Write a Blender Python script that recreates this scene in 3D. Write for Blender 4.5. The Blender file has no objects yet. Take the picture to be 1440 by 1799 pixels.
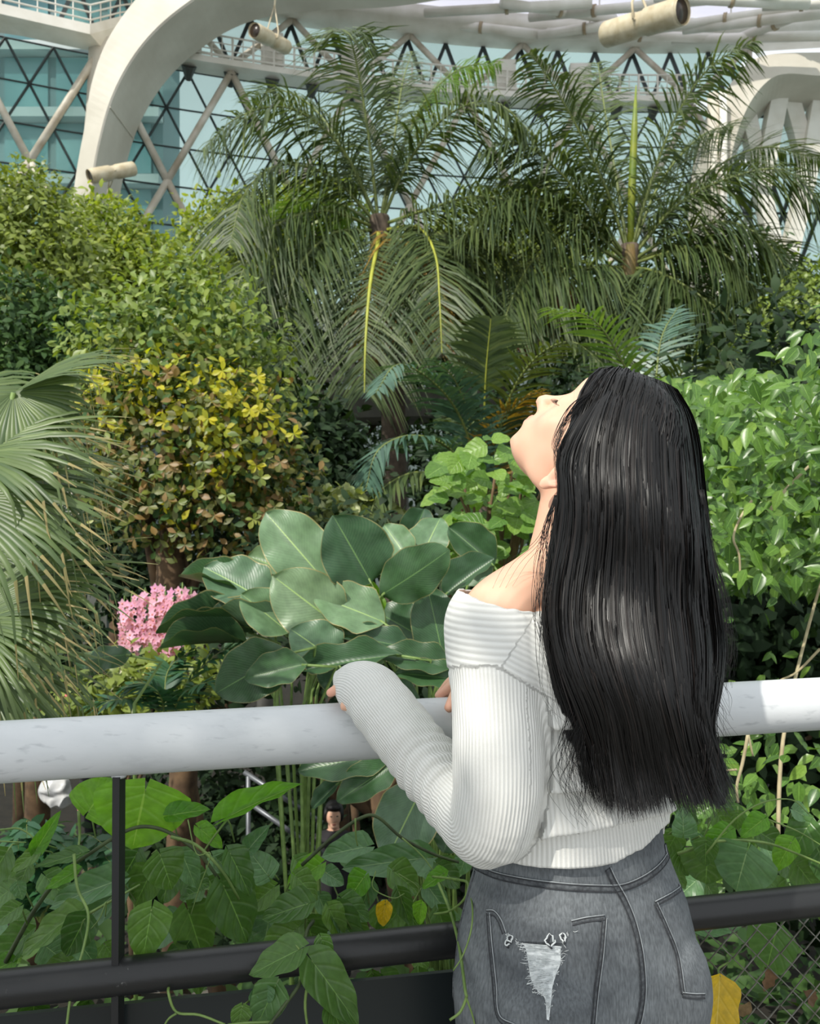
import bpy, bmesh, math, random
import numpy as np
from mathutils import Vector, Matrix, Quaternion, noise
from mathutils.bvhtree import BVHTree

# ------------------------------------------------------------------ camera, sky, sun, exposure
SC = bpy.context.scene
COL = SC.collection
F, CX, CY, CZ = 1500.0, 720.0, 899.5, 1.38      # focal length in pixels, principal point, eye height above the walkway
GROUND = -3.0                                   # garden floor, one storey below the walkway

cam_d = bpy.data.cameras.new('camera')
cam_d.sensor_fit = 'HORIZONTAL'
cam_d.sensor_width = 36.0
cam_d.lens = F / 1440.0 * 36.0
cam_d.clip_start = 0.02
cam_d.clip_end = 300
cam_d.dof.use_dof = True
cam_d.dof.focus_distance = 1.12
cam_d.dof.aperture_fstop = 17.0
cam = bpy.data.objects.new('camera', cam_d)
cam.location = (0, 0, CZ)
cam.rotation_euler = (math.pi / 2, 0, 0)
COL.objects.link(cam)
SC.camera = cam

W = bpy.data.worlds.new('sky')
SC.world = W
W.use_nodes = True
bg = W.node_tree.nodes['Background']
bg.inputs[0].default_value = (0.93, 0.97, 1.0, 1)
bg.inputs[1].default_value = 1.1

SUN_DIR = Vector((0.44, 0.60, -0.80)).normalized()     # the way the light travels: from behind the camera, left, high
sun_d = bpy.data.lights.new('sun', 'SUN')
sun_d.energy = 4.0
sun_d.angle = math.radians(0.9)
sun_d.color = (1.0, 0.955, 0.87)
sun = bpy.data.objects.new('sun', sun_d)
sun.rotation_euler = SUN_DIR.to_track_quat('-Z', 'Y').to_euler()
sun.location = (-8, -10, 16)
COL.objects.link(sun)

SC.view_settings.view_transform = 'Standard'
SC.view_settings.look = 'None'
SC.view_settings.gamma = 1.0
SC.view_settings.use_curve_mapping = False
SC.view_settings.exposure = 0.0
SC.cycles.max_bounces = 8
SC.cycles.transparent_max_bounces = 12

R = random.Random(11)
NR = np.random.default_rng(5)

def P(px, py, d):
    """a point in the place, d metres in front of the eye, from its bearing"""
    return Vector(((px - CX) / F * d, d, CZ - (py - CY) / F * d))

# ------------------------------------------------------------------ materials
def new_mat(name):
    m = bpy.data.materials.new(name)
    m.use_nodes = True
    nt = m.node_tree
    return m, nt, nt.nodes['Principled BSDF'], nt.nodes['Material Output']

def lin(c):
    return tuple(((x / 255) / 12.92 if x / 255 <= 0.04045 else ((x / 255 + 0.055) / 1.055) ** 2.4) for x in c) + (1.0,)

def ramp(nt, stops):
    r = nt.nodes.new('ShaderNodeValToRGB')
    e = r.color_ramp.elements
    while len(e) < len(stops):
        e.new(0.5)
    for i, (p, c) in enumerate(stops):
        e[i].position = p
        e[i].color = c
    return r

def mat(name, c1, c2=None, rough=0.5, scale=12.0, metal=0.0, bump=0.0, bscale=60.0, spec=0.5, detail=4.0):
    m, nt, b, out = new_mat(name)
    b.inputs['Roughness'].default_value = rough
    b.inputs['Metallic'].default_value = metal
    b.inputs['Specular IOR Level'].default_value = spec
    tc = nt.nodes.new('ShaderNodeTexCoord')
    if c2 is None:
        c2 = tuple(x * 0.85 for x in c1)
    n = nt.nodes.new('ShaderNodeTexNoise')
    n.inputs['Scale'].default_value = scale
    n.inputs['Detail'].default_value = detail
    nt.links.new(tc.outputs['Object'], n.inputs['Vector'])
    r = ramp(nt, [(0.35, lin(c1)), (0.7, lin(c2))])
    nt.links.new(n.outputs['Fac'], r.inputs['Fac'])
    nt.links.new(r.outputs['Color'], b.inputs['Base Color'])
    if bump:
        n2 = nt.nodes.new('ShaderNodeTexNoise')
        n2.inputs['Scale'].default_value = bscale
        nt.links.new(tc.outputs['Object'], n2.inputs['Vector'])
        bp = nt.nodes.new('ShaderNodeBump')
        bp.inputs['Strength'].default_value = bump
        bp.inputs['Distance'].default_value = 0.004
        nt.links.new(n2.outputs['Fac'], bp.inputs['Height'])
        nt.links.new(bp.outputs['Normal'], b.inputs['Normal'])
    return m

def leaf_mat(name, stops, rough=0.45, trans=0.3, rib=None, ribw=0.035, veins=0.0, vein_n=9.0, edge=None, spec=0.5, island=True):
    """a leaf: its own tint per leaf, a midrib, side veins, light coming through"""
    m, nt, b, out = new_mat(name)
    L = nt.links
    b.inputs['Roughness'].default_value = rough
    b.inputs['Specular IOR Level'].default_value = spec
    oi = nt.nodes.new('ShaderNodeObjectInfo')
    ge = nt.nodes.new('ShaderNodeNewGeometry')
    ad = nt.nodes.new('ShaderNodeMath'); ad.operation = 'ADD'
    fr = nt.nodes.new('ShaderNodeMath'); fr.operation = 'FRACT'
    L.new(oi.outputs['Random'], ad.inputs[0])
    if island:
        L.new(ge.outputs['Random Per Island'], ad.inputs[1])
    else:
        ad.inputs[1].default_value = 0.0
    L.new(ad.outputs[0], fr.inputs[0])
    k = len(stops)
    r = ramp(nt, [(i / max(1, k - 1), lin(c)) for i, c in enumerate(stops)])
    L.new(fr.outputs[0], r.inputs['Fac'])
    tc = nt.nodes.new('ShaderNodeTexCoord')
    nz = nt.nodes.new('ShaderNodeTexNoise')
    nz.inputs['Scale'].default_value = 9.0
    nz.inputs['Detail'].default_value = 5.0
    L.new(tc.outputs['Object'], nz.inputs['Vector'])
    mr = nt.nodes.new('ShaderNodeMapRange')
    mr.inputs['From Min'].default_value = 0.3; mr.inputs['From Max'].default_value = 0.7
    mr.inputs['To Min'].default_value = 0.82; mr.inputs['To Max'].default_value = 1.15
    L.new(nz.outputs['Fac'], mr.inputs['Value'])
    mul = nt.nodes.new('ShaderNodeMix'); mul.data_type = 'RGBA'; mul.blend_type = 'MULTIPLY'
    mul.inputs[0].default_value = 1.0
    L.new(r.outputs['Color'], mul.inputs[6]); L.new(mr.outputs[0], mul.inputs[7])
    colour = mul.outputs[2]
    uv = nt.nodes.new('ShaderNodeUVMap')
    sp = nt.nodes.new('ShaderNodeSeparateXYZ')
    L.new(uv.outputs[0], sp.inputs[0])
    def mth(op, a, bb=None, c=None):
        n = nt.nodes.new('ShaderNodeMath'); n.operation = op
        for i, x in enumerate((a, bb, c)):
            if x is None: continue
            if isinstance(x, (int, float)): n.inputs[i].default_value = x
            else: L.new(x, n.inputs[i])
        return n.outputs[0]
    au = mth('ABSOLUTE', mth('SUBTRACT', sp.outputs[0], 0.5))
    if rib:
        f = mth('LESS_THAN', au, ribw)
        mx = nt.nodes.new('ShaderNodeMix'); mx.data_type = 'RGBA'
        L.new(f, mx.inputs[0]); L.new(colour, mx.inputs[6]); mx.inputs[7].default_value = lin(rib)
        colour = mx.outputs[2]
    if edge:
        f = mth('GREATER_THAN', au, 0.485)
        mx = nt.nodes.new('ShaderNodeMix'); mx.data_type = 'RGBA'
        L.new(f, mx.inputs[0]); L.new(colour, mx.inputs[6]); mx.inputs[7].default_value = lin(edge)
        colour = mx.outputs[2]
    if veins:
        ph = mth('SUBTRACT', sp.outputs[1], mth('MULTIPLY', au, 0.75))
        s = mth('SINE', mth('MULTIPLY', ph, vein_n * 6.2832))
        pk = mth('POWER', mth('MULTIPLY_ADD', s, 0.5, 0.5), 8.0)
        bp = nt.nodes.new('ShaderNodeBump')
        bp.inputs['Strength'].default_value = veins
        bp.inputs['Distance'].default_value = 0.006
        bp.invert = True
        L.new(pk, bp.inputs['Height'])
        L.new(bp.outputs['Normal'], b.inputs['Normal'])
        lt = nt.nodes.new('ShaderNodeMix'); lt.data_type = 'RGBA'; lt.blend_type = 'SCREEN'
        L.new(mth('MULTIPLY', pk, 0.05), lt.inputs[0])
        L.new(colour, lt.inputs[6]); lt.inputs[7].default_value = (0.5, 0.6, 0.35, 1)
        colour = lt.outputs[2]
    L.new(colour, b.inputs['Base Color'])
    if trans:
        t = nt.nodes.new('ShaderNodeBsdfTranslucent')
        ty = nt.nodes.new('ShaderNodeMix'); ty.data_type = 'RGBA'; ty.blend_type = 'MULTIPLY'
        ty.inputs[0].default_value = 1.0
        L.new(colour, ty.inputs[6]); ty.inputs[7].default_value = (1.5, 1.5, 0.45, 1)
        L.new(ty.outputs[2], t.inputs['Color'])
        ms = nt.nodes.new('ShaderNodeMixShader')
        ms.inputs[0].default_value = trans
        L.new(b.outputs[0], ms.inputs[1]); L.new(t.outputs[0], ms.inputs[2])
        L.new(ms.outputs[0], out.inputs[0])
    return m

# ------------------------------------------------------------------ meshes and objects
def mesh_np(name, V, Fc, mats=(), uv=None, smooth=True, mi=None):
    """V (n,3); Fc: list of faces or an (m,k) array; uv per vertex (n,2)"""
    me = bpy.data.meshes.new(name)
    V = np.asarray(V, dtype=np.float32)
    if isinstance(Fc, np.ndarray):
        k = Fc.shape[1]
        me.vertices.add(len(V)); me.vertices.foreach_set('co', V.ravel())
        me.loops.add(Fc.size); me.loops.foreach_set('vertex_index', Fc.astype(np.int32).ravel())
        me.polygons.add(len(Fc))
        me.polygons.foreach_set('loop_start', np.arange(0, Fc.size, k, dtype=np.int32))
        me.update(calc_edges=True)
        li = Fc.ravel()
    else:
        me.from_pydata([tuple(v) for v in V], [], [tuple(f) for f in Fc])
        me.update()
        li = np.empty(len(me.loops), dtype=np.int32); me.loops.foreach_get('vertex_index', li)
    if uv is not None:
        ul = me.uv_layers.new(name='UVMap')
        ul.data.foreach_set('uv', np.asarray(uv, dtype=np.float32)[li].ravel())
    for m in mats:
        me.materials.append(m)
    if mi is not None:
        me.polygons.foreach_set('material_index', np.asarray(mi, dtype=np.int32))
    me.polygons.foreach_set('use_smooth', np.full(len(me.polygons), bool(smooth)))
    me.validate(clean_customdata=False)
    return me

def link(name, me, parent=None, mw=None):
    o = bpy.data.objects.new(name, me)
    COL.objects.link(o)
    if parent is not None:
        o.parent = parent
        if mw is not None:
            o.matrix_parent_inverse = PINV.setdefault(parent.name, parent.matrix_basis.inverted())
            o.matrix_basis = mw
        else:
            o.matrix_parent_inverse = PINV.setdefault(parent.name, parent.matrix_basis.inverted())
    elif mw is not None:
        o.matrix_basis = mw
    return o
PINV = {}

def thing(name, label, cat, loc=(0, 0, 0), group=None, kind=None):
    o = bpy.data.objects.new(name, None)
    COL.objects.link(o)
    o.empty_display_size = 0.1
    o.location = loc
    return tag(o, label, cat, group, kind)

def tag(o, label=None, cat=None, group=None, kind=None):
    if label: o['label'] = label
    if cat: o['category'] = cat
    if group: o['group'] = group
    if kind: o['kind'] = kind
    return o

def frames(pts):
    pts = [Vector(p) for p in pts]
    n = len(pts)
    T = []
    for i in range(n):
        a = pts[max(0, i - 1)]; b = pts[min(n - 1, i + 1)]
        t = (b - a)
        T.append(t.normalized() if t.length > 1e-9 else Vector((0, 0, 1)))
    up = Vector((0, 0, 1)) if abs(T[0].z) < 0.9 else Vector((1, 0, 0))
    N = [T[0].cross(up).normalized()]
    for i in range(1, n):
        q = T[i - 1].rotation_difference(T[i])
        N.append((q @ N[-1]).normalized())
    B = [T[i].cross(N[i]) for i in range(n)]
    return pts, T, N, B

class MB:
    def __init__(s):
        s.v = []; s.f = []; s.uv = []
    def box(s, c, size, rot=None):
        c = Vector(c); i = len(s.v)
        for x in (-.5, .5):
            for y in (-.5, .5):
                for z in (-.5, .5):
                    p = Vector((x * size[0], y * size[1], z * size[2]))
                    if rot: p = rot @ p
                    s.v.append(c + p); s.uv.append((x + .5, z + .5))
        for q in ((0, 1, 3, 2), (4, 6, 7, 5), (0, 4, 5, 1), (2, 3, 7, 6), (0, 2, 6, 4), (1, 5, 7, 3)):
            s.f.append(tuple(i + k for k in q))
        return s
    def tube(s, pts, r, n=8, caps=True):
        pts, T, N, B = frames(pts)
        rr = r if isinstance(r, (list, tuple)) else [r] * len(pts)
        i0 = len(s.v); m = len(pts)
        for k in range(m):
            for j in range(n):
                a = 2 * math.pi * j / n
                s.v.append(pts[k] + (N[k] * math.cos(a) + B[k] * math.sin(a)) * rr[k])
                s.uv.append((j / n, k / max(1, m - 1)))
        for k in range(m - 1):
            for j in range(n):
                a = i0 + k * n + j; b = i0 + k * n + (j + 1) % n
                s.f.append((a, b, b + n, a + n))
        if caps:
            s.f.append(tuple(i0 + j for j in range(n))[::-1])
            s.f.append(tuple(i0 + (m - 1) * n + j for j in range(n)))
        return s
    def bar(s, a, b, w, h, up=(0, 0, 1)):
        a = Vector(a); b = Vector(b); t = (b - a); L = t.length; t = t / L
        u = Vector(up)
        if abs(t.dot(u)) > 0.98: u = Vector((0, 1, 0))
        x = t.cross(u).normalized(); z = x.cross(t)
        rot = Matrix((x, t, z)).transposed()
        return s.box((a + b) / 2, (w, L, h), rot)
    def strip(s, L, Rr, uvv=True):
        i0 = len(s.v); n = len(L)
        for k in range(n):
            s.v.append(Vector(L[k])); s.uv.append((0, k / (n - 1)))
            s.v.append(Vector(Rr[k])); s.uv.append((1, k / (n - 1)))
        for k in range(n - 1):
            a = i0 + 2 * k
            s.f.append((a, a + 1, a + 3, a + 2))
        return s
    def grid(s, rows, closed=False):
        i0 = len(s.v); m = len(rows); n = len(rows[0])
        for k, row in enumerate(rows):
            for j, p in enumerate(row):
                s.v.append(Vector(p)); s.uv.append((j / (n - 1 if not closed else n), k / max(1, m - 1)))
        for k in range(m - 1):
            for j in range(n if closed else n - 1):
                a = i0 + k * n + j; b = i0 + k * n + (j + 1) % n
                s.f.append((a, b, b + n, a + n))
        return s
    def mesh(s, name, m, smooth=True):
        return mesh_np(name, [tuple(v) for v in s.v], s.f, [m] if not isinstance(m, (list, tuple)) else m, uv=s.uv, smooth=smooth)
    def build(s, name, m, parent=None, smooth=True):
        return link(name, s.mesh(name, m, smooth), parent)

def smooth_path(ctrl, n=6):
    """Catmull-Rom through the control points (any dimension, numpy)"""
    c = np.array([list(p) for p in ctrl], dtype=float)
    if len(c) < 3:
        t = np.linspace(0, 1, n + 1)[:, None]
        return c[0] * (1 - t) + c[-1] * t
    e = np.vstack([2 * c[0] - c[1], c, 2 * c[-1] - c[-2]])
    out = []
    for i in range(1, len(e) - 2):
        p0, p1, p2, p3 = e[i - 1], e[i], e[i + 1], e[i + 2]
        for k in range(n):
            t = k / n
            out.append(0.5 * ((2 * p1) + (-p0 + p2) * t + (2 * p0 - 5 * p1 + 4 * p2 - p3) * t * t + (-p0 + 3 * p1 - 3 * p2 + p3) * t ** 3))
    out.append(c[-1])
    return np.array(out)

def pxpath(pts, n=6):
    return [P(*q) for q in smooth_path(pts, n)]

def interp(x, xs, ys):
    return float(np.interp(x, xs, ys))

# ------------------------------------------------------------------ leaf shapes (unit length along +Y, face towards +Z)
def leaf_shape(width, rows, across, prof, cord=0.0, fold=0.12, curl=0.2, wave=0.0, seed=0):
    """prof(v) half width 0..1; cord pulls the lobes back beyond the stalk"""
    rr = random.Random(seed)
    V = []; U = []
    for i in range(rows + 1):
        v = i / rows
        w = prof(v) * width * 0.5
        for j in range(across + 1):
            u = -1 + 2 * j / across
            x = u * w
            y = v - cord * (abs(u) ** 1.3) * (1 - v) ** 2.5
            z = fold * abs(u) * w * 2 - curl * v * v * 0.5 + wave * math.sin(v * 17 + seed + (3 if u > 0 else 0)) * abs(u) ** 2 * width * 0.12
            V.append((x, y, z)); U.append((0.5 + u / 2, v))
    Fq = []
    for i in range(rows):
        for j in range(across):
            a = i * (across + 1) + j
            Fq.append((a, a + 1, a + across + 2, a + across + 1))
    return np.array(V), np.array(Fq), np.array(U)

def ovate(v, peak=0.38):
    k = math.log(0.5) / math.log(peak)
    return max(0.0, math.sin(math.pi * (v ** k)) ** 0.85) if 0 < v < 1 else 0.0

def heart(v):
    if v >= 1: return 0.0
    return min(1.0, (v / 0.16) ** 0.5 if v > 0 else 0.05) * (1 - ((v - 0.16) / 0.84) ** 1.9 if v > 0.16 else 1.0) ** 0.8

def leaf_matrix(B, T, face, roll=0.0, sx=1.0):
    """stalk end B, tip T, the way the leaf faces"""
    y = (Vector(T) - Vector(B)); L = y.length; y = y / L
    z = Vector(face); z = (z - y * z.dot(y))
    if z.length < 1e-6: z = Vector((0, -1, 0.2)) - y * Vector((0, -1, 0.2)).dot(y)
    z.normalize()
    if roll: z = Quaternion(y, roll) @ z
    x = y.cross(z)
    return Matrix.Translation(Vector(B)) @ Matrix((x, y, z)).transposed().to_4x4() @ Matrix.Diagonal((L * sx, L, L, 1))

def cloud(name, tmpl, mats4, material, parent=None):
    """many small leaves joined into one mesh"""
    V, Fq, U = tmpl
    M = np.array(mats4)
    n = len(M)
    Vh = np.hstack([V, np.ones((len(V), 1))])
    allv = np.einsum('nij,vj->nvi', M, Vh)[:, :, :3].reshape(-1, 3)
    allf = (Fq[None] + (np.arange(n) * len(V))[:, None, None]).reshape(-1, Fq.shape[1])
    allu = np.tile(U, (n, 1))
    me = mesh_np(name, allv, allf, [material], uv=allu, smooth=True)
    return link(name, me, parent)

def rand_dir():
    while True:
        v = Vector((R.uniform(-1, 1), R.uniform(-1, 1), R.uniform(-1, 1)))
        if 0.05 < v.length < 1: return v.normalized()

def apply_mods(o):
    dg = bpy.context.evaluated_depsgraph_get()
    me = bpy.data.meshes.new_from_object(o.evaluated_get(dg))
    return me

def remeshed(builder, voxel, smooth_it=4, smooth_f=0.5):
    """close overlapping lofts into one continuous skin; returns (verts, faces)"""
    tmp = link('tmp', builder if isinstance(builder, bpy.types.Mesh) else mesh_np('tmp', [tuple(v) for v in builder.v], builder.f))
    md = tmp.modifiers.new('r', 'REMESH'); md.mode = 'VOXEL'; md.voxel_size = voxel; md.adaptivity = 0.0
    if smooth_it:
        sm = tmp.modifiers.new('s', 'SMOOTH'); sm.factor = smooth_f; sm.iterations = smooth_it
    bpy.context.view_layer.update()
    me = apply_mods(tmp)
    old = tmp.data
    bpy.data.objects.remove(tmp); bpy.data.meshes.remove(old)
    return me
# ------------------------------------------------------------------ the glasshouse
M_white = mat('painted_steel_white', (226, 222, 212), (205, 200, 186), rough=0.5, scale=1.2, bump=0.05)
M_strut = mat('painted_tube_cream', (206, 200, 186), (170, 158, 138), rough=0.5, scale=2.0)
M_arch = mat('arch_cladding', (204, 198, 184), (184, 177, 162), rough=0.55, scale=0.6)
M_mull = mat('dark_mullion', (52, 60, 60), (40, 46, 46), rough=0.45, scale=3)
M_membrane, _nt, _b, _o = new_mat('roof_membrane')
_b.inputs['Base Color'].default_value = lin((222, 220, 232)); _b.inputs['Roughness'].default_value = 0.5
_t = _nt.nodes.new('ShaderNodeBsdfTranslucent'); _t.inputs[0].default_value = lin((228, 228, 244))
_ms = _nt.nodes.new('ShaderNodeMixShader'); _ms.inputs[0].default_value = 0.55
_nt.links.new(_b.outputs[0], _ms.inputs[1]); _nt.links.new(_t.outputs[0], _ms.inputs[2]); _nt.links.new(_ms.outputs[0], _o.inputs[0])

def glass_mat(name, tint, amount, body):
    m, nt, b, out = new_mat(name)
    b.inputs['Base Color'].default_value = body
    b.inputs['Roughness'].default_value = 0.06
    b.inputs['Specular IOR Level'].default_value = 0.6
    t = nt.nodes.new('ShaderNodeBsdfTransparent')
    oi = nt.nodes.new('ShaderNodeObjectInfo')
    r = ramp(nt, [(0, tuple(x * 0.90 for x in tint[:3]) + (1,)), (1, tint)])
    nt.links.new(oi.outputs['Random'], r.inputs[0]); nt.links.new(r.outputs[0], t.inputs[0])
    ms = nt.nodes.new('ShaderNodeMixShader'); ms.inputs[0].default_value = amount
    nt.links.new(b.outputs[0], ms.inputs[1]); nt.links.new(t.outputs[0], ms.inputs[2])
    nt.links.new(ms.outputs[0], out.inputs[0])
    return m
M_glass = glass_mat('teal_glass', (0.80, 0.91, 0.89, 1), 0.82, lin((160, 190, 186)))

def wall_y(x): return 33.08 + 0.1919 * x - 0.00985 * x * x
def wall_pts(x0, x1, step):
    out = [x0]; x = x0
    while x < x1:
        s = math.hypot(1, 0.1919 - 0.0197 * x)
        x += step / s
        out.append(x)
    return [(q, wall_y(q)) for q in out]
PW, PH = 1.5, 1.40
WP = wall_pts(-17.6, 13.0, PW / 2)              # half steps along the wall
Z0 = 15.90 - 6 * 1.40 + CZ
ZC = 15.90 + CZ                                 # underside of the gallery
ZR = 18.25 + CZ                                 # underside of the ring beam
def wp(i, z, off=0.0):
    i = max(0, min(len(WP) - 1, i)); x, y = WP[i]
    nx, ny = (0.1919 - 0.0197 * x), -1.0
    l = math.hypot(nx, ny)
    return Vector((x + nx / l * off, y + ny / l * off, z))

wall_far = thing('wall_far', 'curved glasshouse wall of triangular teal panes behind the palms', None, (0, 33, GROUND), kind='structure')
def pane(a, b, c):
    n = (b - a).cross(c - a).normalized() * 0.02
    ctr = (a + b + c) / 3
    q = [ctr + (p - ctr) * 0.985 for p in (a, b, c)]
    me = mesh_np('pane', [tuple(p + n) for p in q] + [tuple(p - n) for p in q], [(0, 1, 2), (5, 4, 3), (0, 3, 4, 1), (1, 4, 5, 2), (2, 5, 3, 0)], [M_glass], smooth=False)
    return link('pane', me, wall_far)
ROWS = 6
NCOL = (len(WP) - 1) // 2
for r in range(ROWS):
    zb, zt = Z0 + r * PH, Z0 + (r + 1) * PH
    o = r % 2
    for c in range(NCOL):
        i = 2 * c + o
        if i + 2 >= len(WP): continue
        pane(wp(i, zb), wp(i + 2, zb), wp(i + 1, zt))
        if i + 3 < len(WP): pane(wp(i + 2, zb), wp(i + 3, zt), wp(i + 1, zt))
zb, zt = ZC + 0.45, ZR
for c in range(4, NCOL):
    i = 2 * c
    if i + 3 < len(WP):
        pane(wp(i, zb), wp(i + 2, zb), wp(i + 1, zt)); pane(wp(i + 2, zb), wp(i + 3, zt), wp(i + 1, zt))
# dark glazing bars: one straight bar per crossing, rails in rows
def bar_obj(a, b, w, m, name='glazing_bar', parent=None):
    return MB().bar(a, b, w, w * 1.5).build(name, m, parent or wall_far, smooth=False)
for r in range(ROWS + 1):
    z = Z0 + r * PH
    MB().tube([wp(i, z, 0.06) for i in range(0, len(WP), 2)], 0.035, 4).build('glazing_rail', M_mull, wall_far, smooth=False)
for c in range(-ROWS, NCOL + ROWS):
    for sgn in (1, -1):
        i0 = 2 * c
        pts = [(i0 + sgn * k, Z0 + k * PH) for k in range(ROWS + 1) if 0 <= i0 + sgn * k < len(WP)]
        if len(pts) > 1:
            MB().tube([wp(i, z, 0.06) for i, z in pts], 0.045, 4).build('glazing_bar', M_mull, wall_far, smooth=False)
for c in range(4, NCOL):
    i = 2 * c
    bar_obj(wp(i, zb, 0.05), wp(i + 1, zt, 0.05), 0.09, M_mull); bar_obj(wp(i + 2, zb, 0.05), wp(i + 1, zt, 0.05), 0.09, M_mull)
# white lattice tubes
NS = 6
for c in range(-2, NCOL // 3 + 3):
    for sgn in (1, -1):
        base = 6 * c + 4
        segs = [(base, 0), (base + sgn * 3, 3), (base, 6)]
        for (i1, r1), (i2, r2) in zip(segs, segs[1:]):
            if min(i1, i2) >= 0 and max(i1, i2) < len(WP):
                MB().tube([wp(i1, Z0 + r1 * PH, 0.55), wp(i2, Z0 + r2 * PH, 0.55)], 0.125, 10).build('lattice_tube', M_strut, wall_far)
for i in range(10, len(WP) - 3, 6):
    MB().tube([wp(i, ZC + 0.3, 0.4), wp(i + 3, ZR, 0.4)], 0.12, 8).build('lattice_tube', M_strut, wall_far)
    MB().tube([wp(i + 6, ZC + 0.3, 0.4), wp(i + 3, ZR, 0.4)], 0.12, 8).build('lattice_tube', M_strut, wall_far)
# lower wall, mostly behind the trees
M_low = glass_mat('grey_glass', (0.45, 0.54, 0.54, 1), 0.25, lin((120, 132, 130)))
for k in range(0, len(WP) - 4, 4):
    a, b = wp(k, GROUND, 0), wp(k + 4, GROUND, 0)
    m = MB(); c = (a + b) / 2; c.z = (GROUND + Z0) / 2
    m.bar(Vector((a.x, a.y, c.z)), Vector((b.x, b.y, c.z)), 0.06, Z0 - GROUND - 0.06)
    m.build('base_panel', M_low, wall_far, smooth=False)
    MB().bar(wp(k, GROUND, .08), wp(k, Z0, .08), .12, .12).build('base_post', M_mull, wall_far, smooth=False)

# gallery with its white balustrade
gal = thing('gallery', 'white maintenance gallery with railing running along the glass wall', 'walkway', (0, 32, ZC))
i0, i1 = 13, len(WP) - 4
m = MB(); rows = []
for i in range(i0, i1 + 1):
    rows.append([wp(i, ZC, 0.1), wp(i, ZC, 1.0), wp(i, ZC + 0.22, 1.0), wp(i, ZC + 0.22, 0.1), wp(i, ZC, 0.1)])
m.grid(rows).build('gallery_deck', M_white, gal, smooth=False)
for h, r in ((0.42, .022), (0.66, .022), (0.92, .035), (0.22, .05)):
    MB().tube([wp(i, ZC + 0.1 + h, 0.95) for i in range(i0, i1 + 1)], r, 5).build('gallery_rail', M_white, gal)
post_me = MB().box((0, 0, 0.45), (.07, .07, .9)).mesh('gallery_post', M_white, False)
bal_me = MB().box((0, 0, 0.45), (.03, .03, 0.85)).mesh('baluster', M_white, False)
for i in range(i0, i1):
    link('gallery_post', post_me, gal, Matrix.Translation(wp(i, ZC + 0.10, 0.95)))
    mid = (wp(i, ZC + .10, 0.95) + wp(i + 1, ZC + .10, 0.95)) / 2
    link('baluster', bal_me, gal, Matrix.Translation(mid))
box_me = MB().box((0, 0, 0.65), (.8, .4, 1.3)).mesh('cabinet', M_white, False)
for i in (14, 18, 22, 30, 34):
    link('gallery_cabinet', box_me, gal, Matrix.Translation(wp(i, ZC + 0.22, .6)))
brk = mat('dark_bracket', (70, 72, 66), (50, 52, 50), rough=.6)
for i in range(i0 + 1, i1, 2):
    MB().tube([wp(i, ZC + 0.02, 0.5), wp(i, ZC - 0.35, 0.15)], [.28, .1], 6).build('bracket', brk, gal, smooth=False)

# short gallery on the far side of the arch, with its corner
g2 = thing('corner_gallery', 'white gallery corner with railing at the upper left behind the arch', 'walkway', P(60, 20, 27))
path = [P(-120, 5, 26.5), P(0, 24, 27.3), P(158, 60, 28.4), P(210, 46, 29.6), P(250, 40, 30.2)]
m = MB(); rows = []
for k, q in enumerate(path):
    back = Vector((0.15, 1.3, 0))
    up = Vector((0, 0, 0.34))
    rows.append([q, q + up, q + up + back, q + back, q])
m.grid(rows).build('gallery_deck', M_white, g2, smooth=False)
for h in (0.5, 0.75, 1.0):
    MB().tube([q + Vector((0, .05, h)) for q in path], .03, 5).build('gallery_rail', M_white, g2)
for a, b in zip(path, path[1:]):
    n = max(2, int((b - a).length / 0.45))
    for k in range(n):
        q = a.lerp(b, k / n)
        link('baluster', bal_me, g2, Matrix.Translation(q + Vector((0, .05, 0.15))))

# ring beam and roof
ring = thing('ceiling', 'white roof ring beam and membrane roof of the glasshouse', None, (0, 32, ZR), kind='structure')
m = MB(); rows = []
for i in range(8, len(WP)):
    rows.append([wp(i, ZR, 0.0), wp(i, ZR, 0.7), wp(i, ZR + 0.18, 1.25), wp(i, ZR + 0.62, 1.4), wp(i, ZR + 0.78, 0.2), wp(i, ZR, 0.0)])
for k in range(1, 6):
    x = WP[-1][0] + k * 1.3
    y = wall_y(WP[-1][0]) - k * 0.15
    q = Vector((x, y, 0))
    rows.append([q + Vector(v) for v in ((0, 0, ZR), (0, -.7, ZR), (0, -1.25, ZR + .18), (0, -1.4, ZR + .62), (0, -.2, ZR + .78), (0, 0, ZR))])
m.grid(rows).build('ring_beam', M_white, ring)
# membrane panels between the roof tubes, sagging slightly
for k in range(7):
    for j in range(2):
        x0, x1 = -6.5 + k * 3.2, -6.5 + (k + 1) * 3.2
        rows = []
        for a in range(5):
            row = []
            for b in range(5):
                x = x0 + (x1 - x0) * b / 4; f = (j + a / 4) / 2
                y = wall_y(min(x, 13)) - 1.2 - 6.0 * f
                z = ZR + 0.75 + 0.25 * f + 0.35 * math.sin(math.pi * a / 4) * math.sin(math.pi * b / 4)
                row.append((x, y, z))
            rows.append(row)
        MB().grid(rows).build('roof_panel', M_membrane, ring)
M_joint = mat('tube_joint', (176, 160, 132), (140, 120, 92), rough=.6, scale=3)
tubes = [((745, 22, 31), (1040, 6, 30)), ((620, 22, 33), (960, 62, 32)), ((930, 30, 31.5), (1440, -20, 27)), ((880, 5, 30), (1080, 34, 31.5)),
         ((945, 62, 32), (1110, 38, 31)), ((960, 58, 32), (1290, 68, 31.5)), ((1120, 55, 31.5), (1440, 10, 29)), ((1200, 52, 31), (1480, 20, 28.5)),
         ((1180, 70, 32), (1480, 62, 30)), ((1340, 10, 29), (1480, 5, 28)), ((1290, 70, 31.5), (1440, 12, 28.8)), ((1150, -5, 28), (1420, 8, 28))]
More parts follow.
